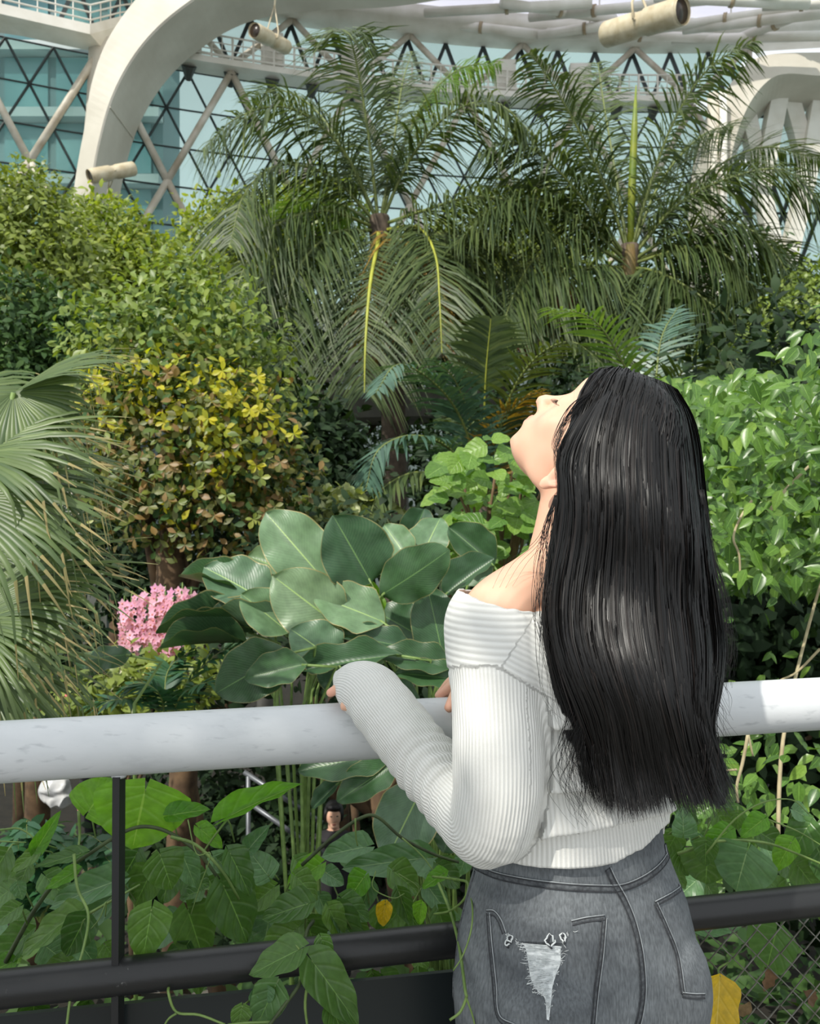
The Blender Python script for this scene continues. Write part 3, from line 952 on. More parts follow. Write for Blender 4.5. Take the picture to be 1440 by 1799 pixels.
body_me.polygons.foreach_set('use_smooth', np.full(len(body_me.polygons), True))
woman = link('person', body_me)
tag(woman, 'person with long black hair in white sweater, head tilted back at the rail', 'person')

def body_part(name, me): return link(name, me, woman)

# closed eye: lashes and brow
M_lash = mat('lashes', (30, 24, 22), (22, 18, 16), rough=.6)
for sg in (1, -1):
    m = MB()
    for k in range(15):
        u = k / 14; x = sg * (.020 + .024 * u)
        a = H(x, .0868 - .020 * (u - .35) ** 2 - .004 * u, .0005 - .003 * math.sin(u * 3.1))
        b = a + (HF * .0065 - HU * .0042 + HL * sg * .003 * (u - .3)) * 1.15
        m.tube([a - HF * .001, a.lerp(b, .5) - HU * .0008, b], [.00022, .00016, .00008], 4)
    m.tube([H(sg * (.018 + .028 * u), .0862 - .020 * (u - .35) ** 2 - .005 * u, .0008 - .003 * math.sin(u * 3.1)) for u in np.linspace(0, 1, 9)], .0003, 5)
    body_part('eyelashes', m.mesh('eyelashes', M_lash))
    m = MB()
    for k in range(26):
        u = k / 25; a = H(sg * (.014 + .036 * u), .0925 - .016 * u * u, .026 + .004 * math.sin(u * 2.6))
        m.tube([a, a + HL * sg * .005 + HF * .0012 + HU * .001 * (1 - u)], [.00016, .00008], 4)
    body_part('eyebrow', m.mesh('eyebrow', M_lash))

# ---- sweater
def knit_material():
    m, nt, b, out = new_mat('rib_knit')
    L = nt.links
    b.inputs['Roughness'].default_value = 0.85
    b.inputs['Specular IOR Level'].default_value = 0.2
    b.inputs['Sheen Weight'].default_value = 0.15
    at = nt.nodes.new('ShaderNodeAttribute'); at.attribute_name = 'rib'
    def mth(op, a, bb=None, c=None):
        n = nt.nodes.new('ShaderNodeMath'); n.operation = op
        for i, x in enumerate((a, bb, c)):
            if x is None: continue
            if isinstance(x, (int, float)): n.inputs[i].default_value = x
            else: L.new(x, n.inputs[i])
        return n.outputs[0]
    s = mth('SINE', mth('MULTIPLY', at.outputs['Fac'], 6.2832))
    h = mth('MULTIPLY_ADD', s, 0.5, 0.5)
    bp = nt.nodes.new('ShaderNodeBump'); bp.inputs['Strength'].default_value = 0.6; bp.inputs['Distance'].default_value = 0.0018
    L.new(h, bp.inputs['Height'])
    tc = nt.nodes.new('ShaderNodeTexCoord')
    n2 = nt.nodes.new('ShaderNodeTexNoise'); n2.inputs['Scale'].default_value = 900
    L.new(tc.outputs['Object'], n2.inputs['Vector'])
    b2 = nt.nodes.new('ShaderNodeBump'); b2.inputs['Strength'].default_value = 0.25; b2.inputs['Distance'].default_value = 0.001
    L.new(n2.outputs['Fac'], b2.inputs['Height']); L.new(bp.outputs['Normal'], b2.inputs['Normal'])
    L.new(b2.outputs['Normal'], b.inputs['Normal'])
    r = ramp(nt, [(0.0, lin((210, 210, 205))), (0.45, lin((229, 229, 224)))])
    L.new(h, r.inputs[0]); L.new(r.outputs[0], b.inputs['Base Color'])
    return m
M_knit = knit_material()
S = Shapes()
torso(S, .006)
# the lower torso of the sweater flares out a little over the hips
S.loft([S.ring(1000, 1565, 1.18, .150, .118, 24, 7), S.ring(1000, 1528, 1.18, .141, .112, 24, 8), S.ring(1000, 1500, 1.18, .140, .110, 24, 8), S.ring(999, 1450, 1.18, .142, .112, 24, 8), S.ring(998, 1400, 1.178, .136, .106, 25, 7)])
SLEEVE_L = [(884, 1078, 1.118, .054)] + [(q[0], q[1], q[2], q[3] + .006 + (.003 if k in (3, 4, 5) else 0)) for k, q in enumerate(ARM_L)]
SLEEVE_L[-3:] = [(694, 1272, 1.186, .0435), (655, 1222, 1.236, .0440), (628, 1210, 1.262, .0400)]
SLEEVE_L += [(606, 1214, 1.274, .031), (590, 1221, 1.280, .021)]
S.limb(SLEEVE_L, n=5, seg=26)
S.limb([(q[0], q[1], q[2], q[3] + .007) for q in ARM_R], n=4)
sw_me = remeshed(S, 0.0030, 5, 0.5)
n = len(sw_me.vertices)
V = np.empty(n * 3, dtype=np.float32); sw_me.vertices.foreach_get('co', V); V = V.reshape(-1, 3).astype(float)
NRM = np.empty(n * 3, dtype=np.float32); sw_me.vertices.foreach_get('normal', NRM); NRM = NRM.reshape(-1, 3)
PX = V[:, 0] / V[:, 1] * F + CX; PY = CY - (V[:, 2] - CZ) / V[:, 1] * F
def axis_coords(ctrl, nsub=8):
    """nearest place on an axis: scaled distance, length along it, angle around it"""
    q = smooth_path(ctrl, nsub)
    pts, T, N, Bn = frames([P(*x[:3]) for x in q])
    A = np.array([list(p) for p in pts]); rad = q[:, 3]
    ln = np.concatenate([[0], np.cumsum(np.linalg.norm(np.diff(A, axis=0), axis=1))])
    best = np.full(n, 1e9); sl = np.zeros(n); ang = np.zeros(n)
    for k in range(len(A)):
        w = V - A[k]
        t = w @ np.array(T[k])
        d = np.linalg.norm(w, axis=1) / rad[k]
        a = np.arctan2(w @ np.array(Bn[k]), w @ np.array(N[k]))
        upd = d < best
        best = np.where(upd, d, best); sl = np.where(upd, ln[k] + t, sl); ang = np.where(upd, a, ang)
    return best, sl, ang, ln
dl, sl_l, an_l, lnl = axis_coords(SLEEVE_L)
dr, sl_r, an_r, _ = axis_coords([(q[0], q[1], q[2], q[3] + .007) for q in ARM_R])
tcx = np.interp(-V[:, 2], [-P(*r[:3]).z for r in TORSO][::-1], [P(*r[:3]).x for r in TORSO][::-1])
tcy = np.interp(-V[:, 2], [-P(*r[:3]).z for r in TORSO][::-1], [P(*r[:3]).y for r in TORSO][::-1])
ta = np.arctan2(V[:, 0] - tcx, -(V[:, 1] - tcy))       # 0 towards the camera
dt = np.hypot((V[:, 0] - tcx) / .15, (V[:, 1] - tcy) / .118)
isl = (dl < 1.16) & (dl < dt * 1.18)
isr = (dr < 1.15) & (dr < dt) & ~isl
rib = ta / (2 * math.pi) * 130
rib = np.where(isl, an_l / (2 * math.pi) * 70, rib)
rib = np.where(isr, an_r / (2 * math.pi) * 48, rib)
# folded yoke over the shoulders: its ribs run around
ylow = np.interp(PX, [780, 870, 940, 1010, 1200], [1172, 1170, 1212, 1250, 1240])
yoke = (PY < ylow) & (PX < 940 - (PY - 1060) * 0.62 + 10) & (V[:, 1] < 1.22)
yoke2 = (PY < ylow) & ~yoke & (V[:, 1] < 1.2) & (PX < 1000)
rib = np.where(yoke, V[:, 2] / .0080 + 6 * (V[:, 0] - .1), rib)
rib = np.where(yoke2, (V[:, 2] + .55 * V[:, 0]) / .0072, rib)
disp = np.zeros(n)
disp += np.where(yoke | yoke2, .0022, 0)
# folds across the back
back = ~isl & ~isr & ~yoke & ~yoke2 & (V[:, 1] < 1.19)
def fold(cy0, cy1, amp, up, down, x0=930, x1=1180):
    c = cy0 + (cy1 - cy0) * np.clip((PX - x0) / (x1 - x0), -.3, 1.3)
    s = c - PY
    g = np.where(s > 0, np.exp(-(s / up) ** 2), np.exp(-(s / down) ** 2))
    return amp * g
fd = fold(1232, 1120, .010, 26, 5) + fold(1276, 1270, .015, 26, 4) + fold(1340, 1330, .005, 18, 10) + fold(1386, 1378, .016, 30, 4) + fold(1468, 1422, .017, 34, 4) - fold(1292, 1287, .007, 8, 14) - fold(1402, 1396, .006, 8, 14)
disp += np.where(back, fd * np.clip((PX - 895) / 40, 0, 1) * np.clip((1210 - PX) / 60, 0, 1), 0)
# wrinkles at the elbow and along the forearm
el = lnl[len(lnl) // 2]
kk = np.argmin(np.abs(PX - 858) + np.abs(PY - 1447)); el = sl_l[kk]
g = np.exp(-((sl_l - el - .015) / .055) ** 2)
disp += np.where(isl, .0020 * g * np.sin((sl_l + .012 * np.sin(an_l * 2)) / .021 * 2 * math.pi) , 0)
g2 = np.exp(-((sl_l - el - .13) / .05) ** 2)
disp += np.where(isl, .0007 * g2 * np.sin((sl_l + .02 * np.cos(an_l)) / .05 * 2 * math.pi), 0)
for k in range(n):
    if isl[k] and PY[k] > 1180 or back[k]:
        p = V[k]
        disp[k] += .0022 * noise.noise((p[0] * 28, p[1] * 28, p[2] * 11)) + .0015 * noise.noise((p[0] * 60, p[1] * 60, p[2] * 30))
V2 = V + NRM * disp[:, None]
# openings: neckline, hem, cuffs
nl = np.interp(PX, [780, 822, 850, 890, 950, 1010, 1080, 1140, 1200], [1026, 1034, 1043, 1054, 1063, 1066, 1060, 1048, 1030])
hem = np.interp(PX, [820, 850, 900, 960, 1030, 1080, 1130, 1165, 1200], [1496, 1506, 1520, 1528, 1528, 1519, 1493, 1458, 1420])
front = V[:, 1] > 1.20
nlz = CZ - (nl - CY) / F * 1.16
drop = (V[:, 2] > nlz) & (sl_l < .12)
drop |= (~isl) & (~isr) & (V[:, 2] > nlz)
hz = CZ - (hem - CY) / F * 1.085
tilt = (PX - 1000) / 1271 * -.12
drop |= (~isl) & ~front & (PY > hem)
drop |= (~isl) & front & (V[:, 2] < P(1000, 1500, 1.18).z - tilt)
cuff = P(607, 1210, 1.272); cd = (P(582, 1222, 1.281) - P(625, 1207, 1.262)).normalized()
drop |= isl & (((V - np.array(cuff)) @ np.array(cd)) > .0)
cr = P(872, 1203, 1.366); crd = (P(860, 1203, 1.362) - P(930, 1210, 1.395)).normalized()
drop |= (((V - np.array(cr)) @ np.array(crd)) > 0) & (np.linalg.norm(V - np.array(cr), axis=1) < .13) & (V[:, 1] > 1.29) & (dr < dt * 1.6)
drop |= (((V - np.array(cuff)) @ np.array(cd)) > 0) & (np.linalg.norm(V - np.array(cuff), axis=1) < .09)
bm = bmesh.new(); bm.from_mesh(sw_me); bm.verts.ensure_lookup_table()
lay = bm.verts.layers.float.new('rib')
for k, v in enumerate(bm.verts):
    v.co = V2[k]; v[lay] = rib[k]
bmesh.ops.delete(bm, geom=[v for k, v in enumerate(bm.verts) if drop[k]], context='VERTS')
# keep the main piece only, relax the cut edges
seen = set(); best = []
for v0 in bm.verts:
    if v0 in seen: continue
    comp = [v0]; seen.add(v0); i = 0
    while i < len(comp):
        for e in comp[i].link_edges:
            w_ = e.other_vert(comp[i])
            if w_ not in seen: seen.add(w_); comp.append(w_)
        i += 1
    if len(comp) > len(best): best = comp
keepv = set(best)
bmesh.ops.delete(bm, geom=[v for v in bm.verts if v not in keepv], context='VERTS')
for _ in range(3):
    bv = [v for v in bm.verts if v.is_boundary]
    new = {}
    for v in bv:
        nb = [e.other_vert(v) for e in v.link_edges if e.is_boundary]
        if len(nb) == 2: new[v] = v.co * .4 + (nb[0].co + nb[1].co) * .3
    for v, c in new.items(): v.co = c
bm.to_mesh(sw_me); bm.free()
sw_me.materials.clear(); sw_me.materials.append(M_knit)
sw_me.polygons.foreach_set('use_smooth', np.full(len(sw_me.polygons), True))
sweater = body_part('sweater', sw_me)
sweater['label'] = 'white ribbed off-shoulder knit sweater'
so = sweater.modifiers.new('thick', 'SOLIDIFY'); so.thickness = .0028; so.offset = -0.5

# ---- jeans
def denim_material():
    m, nt, b, out = new_mat('grey_denim')
    L = nt.links
    tc = nt.nodes.new('ShaderNodeTexCoord')
    n1 = nt.nodes.new('ShaderNodeTexNoise'); n1.inputs['Scale'].default_value = 9; n1.inputs['Detail'].default_value = 5
    mp = nt.nodes.new('ShaderNodeMapping'); mp.inputs['Scale'].default_value = (1, 1, 1.6)
    L.new(tc.outputs['Object'], mp.inputs[0]); L.new(mp.outputs[0], n1.inputs['Vector'])
    n2 = nt.nodes.new('ShaderNodeTexNoise'); n2.inputs['Scale'].default_value = 420; n2.inputs['Detail'].default_value = 2
    mp2 = nt.nodes.new('ShaderNodeMapping'); mp2.inputs['Scale'].default_value = (1, 1, 0.22)
    L.new(tc.outputs['Object'], mp2.inputs[0]); L.new(mp2.outputs[0], n2.inputs['Vector'])
    r1 = ramp(nt, [(.3, lin((84, 88, 92))), (.72, lin((128, 133, 136)))])
    r2 = ramp(nt, [(.3, (0.70, 0.70, 0.70, 1)), (.7, (1.18, 1.18, 1.18, 1))])
    L.new(n1.outputs['Fac'], r1.inputs[0]); L.new(n2.outputs['Fac'], r2.inputs[0])
    mx = nt.nodes.new('ShaderNodeMix'); mx.data_type = 'RGBA'; mx.blend_type = 'MULTIPLY'; mx.inputs[0].default_value = 1
    L.new(r1.outputs[0], mx.inputs[6]); L.new(r2.outputs[0], mx.inputs[7])
    L.new(mx.outputs[2], b.inputs['Base Color'])
    bp = nt.nodes.new('ShaderNodeBump'); bp.inputs['Strength'].default_value = .35; bp.inputs['Distance'].default_value = .001
    L.new(n2.outputs['Fac'], bp.inputs['Height']); L.new(bp.outputs['Normal'], b.inputs['Normal'])
    b.inputs['Roughness'].default_value = .85; b.inputs['Specular IOR Level'].default_value = .2
    return m
M_denim = denim_material()
J = Shapes(); hips(J, 0.0)
j_me = remeshed(J, 0.0040, 8, 0.5)
bm = bmesh.new(); bm.from_mesh(j_me)
bmesh.ops.delete(bm, geom=[v for v in bm.verts if v.co.z > P(1000, 1470, 1.18).z and v.normal.z > .7], context='VERTS')
bm.to_mesh(j_me); bm.free()
j_me.materials.clear(); j_me.materials.append(M_denim)
j_me.polygons.foreach_set('use_smooth', np.full(len(j_me.polygons), True))
jeans = body_part('jeans', j_me)
jeans['label'] = 'washed grey denim jeans with ripped back pocket'
JB = BVHTree.FromPolygons([tuple(v.co) for v in j_me.vertices], [tuple(p.vertices) for p in j_me.polygons])
EYE = Vector((0, 0, CZ))
def on_jeans(px, py):
    d = (P(px, py, 1.0) - EYE).normalized()
    hit = JB.ray_cast(EYE, d)
    if hit[0] is None:
        hit = JB.find_nearest(P(px, py, 1.16))
    return hit[0], hit[1]
M_seam = mat('denim_seam_dark', (62, 65, 69), (96, 100, 103), rough=.9, scale=220)
M_thread = mat('stitch_thread', (44, 46, 50), (60, 62, 66), rough=.8, scale=90)
M_pale = mat('seam_edge_pale', (168, 174, 176), (140, 146, 150), rough=.9, scale=90)
def seam(name, pts, w, parent=jeans, lift=.0012, m=None, lines=True, nsub=8):
    """raised band sewn on the denim with two rows of stitching"""
    q = smooth_path(pts, nsub)
    C = [on_jeans(*x) for x in q]
    cs = [c + nn * lift for c, nn in C]
    Lf, Rt = [], []
    for k in range(len(cs)):
        t = (cs[min(k + 1, len(cs) - 1)] - cs[max(0, k - 1)]).normalized()
        side = t.cross(C[k][1]).normalized()
        Lf.append((cs[k] - side * w / 2, C[k][1], side)); Rt.append((cs[k] + side * w / 2, C[k][1], side))
    rows = []
    for k in range(len(cs)):
        nn = C[k][1]
        a, b = Lf[k][0], Rt[k][0]
        rows.append([a - nn * .002, a + nn * .0002, a.lerp(b, .5) + nn * .0006, b + nn * .0002, b - nn * .002])
    mb = MB().grid(rows); o = mb.build(name, m or M_seam, parent)
    if lines:
        for f, mm, rr in ((.12, M_thread, .00075), (.88, M_thread, .00075), (-.06, M_pale, .0007)):
            MB().tube([Lf[k][0].lerp(Rt[k][0], f) + C[k][1] * .0005 for k in range(len(cs))], rr, 5).build('stitch_row', mm, o if o.parent == jeans else jeans)
    return o
seam('waistband_seam', [(832, 1521), (870, 1538), (920, 1549), (980, 1557), (1040, 1561), (1092, 1560), (1135, 1542), (1165, 1516), (1182, 1482)], .0085)
seam('center_seam', [(1066, 1527), (1078, 1552), (1096, 1584), (1112, 1625), (1124, 1680), (1128, 1740), (1121, 1790), (1112, 1815)], .0085)
seam('side_seam', [(828, 1530), (810, 1590), (800, 1650), (797, 1720), (797, 1800)], .004, lines=False)
def patch(name, outline, m, lift, nu=14, nv=18, parent=jeans):
    """a cloth panel lying on the jeans inside four edges: top-left, top-right, bottom-right, bottom-left"""
    tl, tr, br, bl = [np.array(o, float) for o in outline]
    rows = []
    for i in range(nv + 1):
        v = i / nv; row = []
        for j in range(nu + 1):
            u = j / nu
            q = (tl * (1 - u) + tr * u) * (1 - v) + (bl * (1 - u) + br * u) * v
            c, nn = on_jeans(*q)
            e = 0 if (i in (0, nv) or j in (0, nu)) else 1
            row.append(c + nn * (lift * e - .0004 * (1 - e)))
        rows.append(row)
    return MB().grid(rows).build(name, m, parent)
pk = patch('pocket', [(856, 1606), (1060, 1610), (1042, 1800), (874, 1790)], M_denim, .0016)
seam('pocket_seam', [(858, 1604), (862, 1660), (868, 1720), (876, 1785), (905, 1805)], .0062)
seam('pocket_seam', [(1060, 1612), (1054, 1680), (1046, 1740), (1040, 1800)], .0062)
seam('pocket_seam', [(1004, 1622), (1030, 1616), (1061, 1612)], .0062)
seam('pocket_seam', [(856, 1604), (868, 1605), (878, 1618), (886, 1640)], .0062)
seam('pocket_seam', [(1150, 1588), (1170, 1632), (1188, 1680), (1198, 1745)], .0060)
seam('pocket_seam', [(1150, 1588), (1180, 1572), (1208, 1552)], .0060)
seam('pocket_seam', [(1198, 1748), (1216, 1750), (1236, 1750)], .0060)
# the rip in the pocket: pale weft threads and frayed ends
M_rip = mat('frayed_white_thread', (226, 230, 230), (196, 202, 203), rough=.9, scale=160)
M_ripd = mat('inside_dark_denim', (88, 92, 97), (74, 78, 82), rough=.9, scale=40)
rip = MB(); RIP_L = [(892, 1640), (906, 1650), (922, 1662), (928, 1690), (933, 1720), (945, 1742), (957, 1755), (960, 1790)]
RIP_R = [(1004, 1632), (988, 1652), (984, 1668), (984, 1690), (976, 1712), (970, 1735), (968, 1755), (964, 1792)]
Lp, Rp = smooth_path(RIP_L, 8), smooth_path(RIP_R, 8)
rows = []
for a, b in zip(Lp, Rp):
    row = []
    for u in np.linspace(0, 1, 8):
        c, nn = on_jeans(*(a * (1 - u) + b * u)); row.append(c + nn * .0020)
    rows.append(row)
ripo = rip.grid(rows[10:]).build('rip', M_rip, jeans)
MB().grid(rows[:14]).build('pocket_gap', M_denim, jeans)
m = MB()
for k in range(150):
    v = R.uniform(.24, .98); i = min(len(Lp) - 1, int(v * (len(Lp) - 1)))
    a, b = Lp[i], Rp[i]
    s0 = R.uniform(-.25, .5); s1 = s0 + R.uniform(.25, .7)
    yy = R.uniform(-3, 3); pts = []
    for u in np.linspace(s0, min(1.22, s1), 4):
        q = a * (1 - u) + b * u + np.array([0, yy + R.uniform(-1.2, 1.2)])
        c, nn = on_jeans(*q); pts.append(c + nn * (.0022 + R.uniform(0, .0014)))
    m.tube(pts, .00042, 3)
m.build('weft_threads', M_rip, jeans)
m = MB()
for k in range(70):
    v = R.uniform(.0, .95); i = min(len(Lp) - 1, int(v * (len(Lp) - 1))); side = R.random() < .5
    q = (Lp if side else Rp)[i] + np.array([R.uniform(-4, 4), R.uniform(-3, 3)])
    c, nn = on_jeans(*q); pts = [c + nn * .001]
    dr_ = Vector((R.uniform(-1, 1), 0, R.uniform(-1, .6))) * .005
    for s in (1, 2, 3):
        pts.append(c + nn * (.0018 + .0010 * s) + dr_ * s / 2 + Vector((R.uniform(-1, 1), 0, R.uniform(-1, 1))) * .0015)
    m.tube(pts, [.0005, .00045, .0004, .0002], 3)
m.build('frayed_ends', M_rip, jeans)
for cx, cy, rr in ((897, 1648, 5), (966, 1650, 8), (988, 1645, 6), (893, 1655, 4)):   # curled loops of torn hem
    pts = []
    for k in range(14):
        a = k / 13 * 6.6
        c, nn = on_jeans(cx + math.cos(a) * rr * R.uniform(.6, 1.25), cy + math.sin(a) * rr * R.uniform(.7, 1.5))
        pts.append(c + nn * (.003 + .002 * math.sin(a)))
    MB().tube(pts, .0011, 5).build('torn_hem_loop', M_rip, jeans)
    MB().tube([p + Vector((.002, -.001, -.002)) for p in pts[3:10]], .0013, 5).build('torn_hem_loop', M_thread, jeans)

# shoes, out of the picture below
M_shoe = mat('shoe_white', (220, 218, 212), (196, 194, 188), rough=.6)
for sg in (1, -1):
    b0 = Vector((HIPX, HIPY, 0)) + LR * .086 * sg
    s = Shapes()
    rows = []
    for f, w, h0 in ((-.07, .030, .07), (-.05, .040, .085), (0, .042, .09), (.06, .044, .07), (.12, .046, .05), (.165, .036, .04), (.185, .015, .03)):
        c = b0 + LF * f; ring = []
        for k in range(16):
            t = 2 * math.pi * k / 16
            ring.append(c + LR * w * math.cos(t) + Vector((0, 0, h0 / 2 + .004 + h0 / 2 * math.copysign(abs(math.sin(t)) ** .7, math.sin(t)))))
        rows.append(ring)
    s.loft(rows); body_part('shoe', s.mesh('shoe', M_shoe))
# ---- hair
def hair_material():
    m, nt, b, out = new_mat('black_hair')
    L = nt.links
    ge = nt.nodes.new('ShaderNodeNewGeometry')
    r = ramp(nt, [(0, lin((5, 5, 6))), (.8, lin((11, 10, 10))), (1, lin((30, 24, 22)))])
    L.new(ge.outputs['Random Per Island'], r.inputs[0]); L.new(r.outputs[0], b.inputs['Base Color'])
    mr = nt.nodes.new('ShaderNodeMapRange'); mr.inputs['To Min'].default_value = .38; mr.inputs['To Max'].default_value = .56
    L.new(ge.outputs['Random Per Island'], mr.inputs[0]); L.new(mr.outputs[0], b.inputs['Roughness'])
    b.inputs['Specular IOR Level'].default_value = .36
    return m
M_hair = hair_material()
M_hair_in = mat('hair_core', (10, 9, 10), (13, 12, 12), rough=.6)
# guide locks from the crown line down, across from the face side to the far side: (bearing x, bearing y, distance)
G = [
 [(1078, 662, 1.190), (1046, 688, 1.150), (1008, 738, 1.120), (978, 800, 1.095), (982, 862, 1.092), (970, 940, 1.100), (958, 1020, 1.085), (956, 1100, 1.062), (972, 1180, 1.050), (996, 1260, 1.045), (1018, 1325, 1.045), (1032, 1385, 1.045), (1046, 1418, 1.045)],
 [(1090, 656, 1.185), (1062, 688, 1.125), (1026, 748, 1.090), (1000, 812, 1.076), (1004, 880, 1.070), (1000, 950, 1.068), (986, 1030, 1.056), (986, 1110, 1.040), (1010, 1190, 1.030), (1040, 1262, 1.026), (1058, 1330, 1.028), (1074, 1400, 1.030), (1080, 1444, 1.030)],
 [(1098, 654, 1.185), (1072, 690, 1.112), (1052, 752, 1.072), (1044, 815, 1.058), (1046, 885, 1.050), (1044, 955, 1.046), (1034, 1035, 1.036), (1034, 1115, 1.022), (1058, 1195, 1.012), (1084, 1265, 1.010), (1096, 1332, 1.014), (1112, 1402, 1.018), (1124, 1450, 1.020)],
 [(1120, 656, 1.190), (1106, 694, 1.115), (1094, 755, 1.070), (1090, 818, 1.054), (1092, 888, 1.046), (1090, 958, 1.042), (1086, 1038, 1.032), (1090, 1118, 1.018), (1110, 1198, 1.008), (1132, 1268, 1.006), (1144, 1334, 1.010), (1158, 1398, 1.014), (1170, 1440, 1.016)],
 [(1142, 662, 1.195), (1138, 704, 1.125), (1134, 762, 1.080), (1134, 824, 1.062), (1138, 892, 1.054), (1140, 962, 1.050), (1142, 1042, 1.042), (1150, 1122, 1.030), (1164, 1200, 1.020), (1180, 1268, 1.018), (1196, 1334, 1.020), (1214, 1396, 1.024), (1228, 1440, 1.026)],
 [(1168, 672, 1.200), (1186, 716, 1.150), (1194, 772, 1.115), (1198, 832, 1.096), (1202, 900, 1.084), (1206, 970, 1.074), (1204, 1050, 1.062), (1212, 1128, 1.052), (1218, 1204, 1.042), (1226, 1270, 1.038), (1242, 1334, 1.040), (1258, 1394, 1.044), (1272, 1438, 1.046)],
 [(1190, 684, 1.205), (1218, 732, 1.190), (1232, 790, 1.175), (1238, 850, 1.160), (1245, 915, 1.140), (1250, 984, 1.112), (1262, 1062, 1.100), (1270, 1136, 1.090), (1264, 1208, 1.080), (1250, 1272, 1.074), (1262, 1334, 1.076), (1280, 1388, 1.080), (1292, 1424, 1.082)],
]
G = np.array(G, dtype=float)
NSEG = 48
GS = np.array([smooth_path(g, 4) for g in G])               # guides x 49 x 3
def hair_px(s, t):
    """s 0..1 across, t 0..1 along -> bearing and distance"""
    a = s * (len(GS) - 1); i = int(np.clip(math.floor(a), 0, len(GS) - 2)); f = a - i
    g0 = GS[max(0, i - 1)]; g1 = GS[i]; g2 = GS[i + 1]; g3 = GS[min(len(GS) - 1, i + 2)]
    k = t * NSEG; j = int(np.clip(math.floor(k), 0, NSEG - 1)); e = k - j
    def at(g): return g[j] * (1 - e) + g[j + 1] * e
    p0, p1, p2, p3 = at(g0), at(g1), at(g2), at(g3)
    return 0.5 * ((2 * p1) + (-p0 + p2) * f + (2 * p0 - 5 * p1 + 4 * p2 - p3) * f * f + (-p0 + 3 * p1 - 3 * p2 + p3) * f ** 3)
SK_C = np.array([0, -.003, .010]); SK_R = np.array([.077, .100, .099])
HB = np.array([list(HL), list(HF), list(HU)])
def off_skull(p, lift):
    """keep hair outside the skull"""
    p = np.atleast_2d(np.asarray(p, float))
    q = (p - np.array(HO)) @ HB.T / HS - SK_C
    r = np.linalg.norm(q / SK_R, axis=1)
    need = 1.0 + np.asarray(lift) / .1
    f = np.where(r < need, need / np.maximum(r, .2), 1.0)
    return (SK_C + q * f[:, None]) * HS @ HB + np.array(HO)
core_t = np.linspace(0.0, .88, 40)
HC_FAR = 0.085
# solid core so that the hair is not see-through
core = MB(); rows = []
for t in core_t:
    fr = [hair_px(s, t) for s in np.linspace(0.02, .985, 22)]
    front = [P(q[0], q[1], q[2] + .013 - .011 * min(1, max(.15, (q[0] - 965) / 70)) * math.cos(2 * math.pi * (q[1] - (q[0] - 1100) * .25 - 890) / 305) * min(1, max(0, (q[1] - 745) / 70))) for q in fr]
    th = .010 + .075 * math.sin(min(1.0, t / .25) * math.pi / 2) * (1 - .35 * t)
    backs = []
    for k, q in list(enumerate(fr))[::-1][1:-1]:
        w = math.sin(math.pi * k / 21)
        backs.append(P(q[0], q[1], q[2] + .012 + th * w))
    rows.append([Vector(v) for v in off_skull([list(v) for v in front + backs], .002)])
core.grid(rows, closed=True)
nn_ = len(rows[0])
core.f.append(tuple(range(nn_))[::-1]); core.f.append(tuple(range((len(rows) - 1) * nn_, len(rows) * nn_)))
hair = body_part('hair', core.mesh('hair', M_hair_in))
hair['label'] = 'long straight black hair hanging down the back'

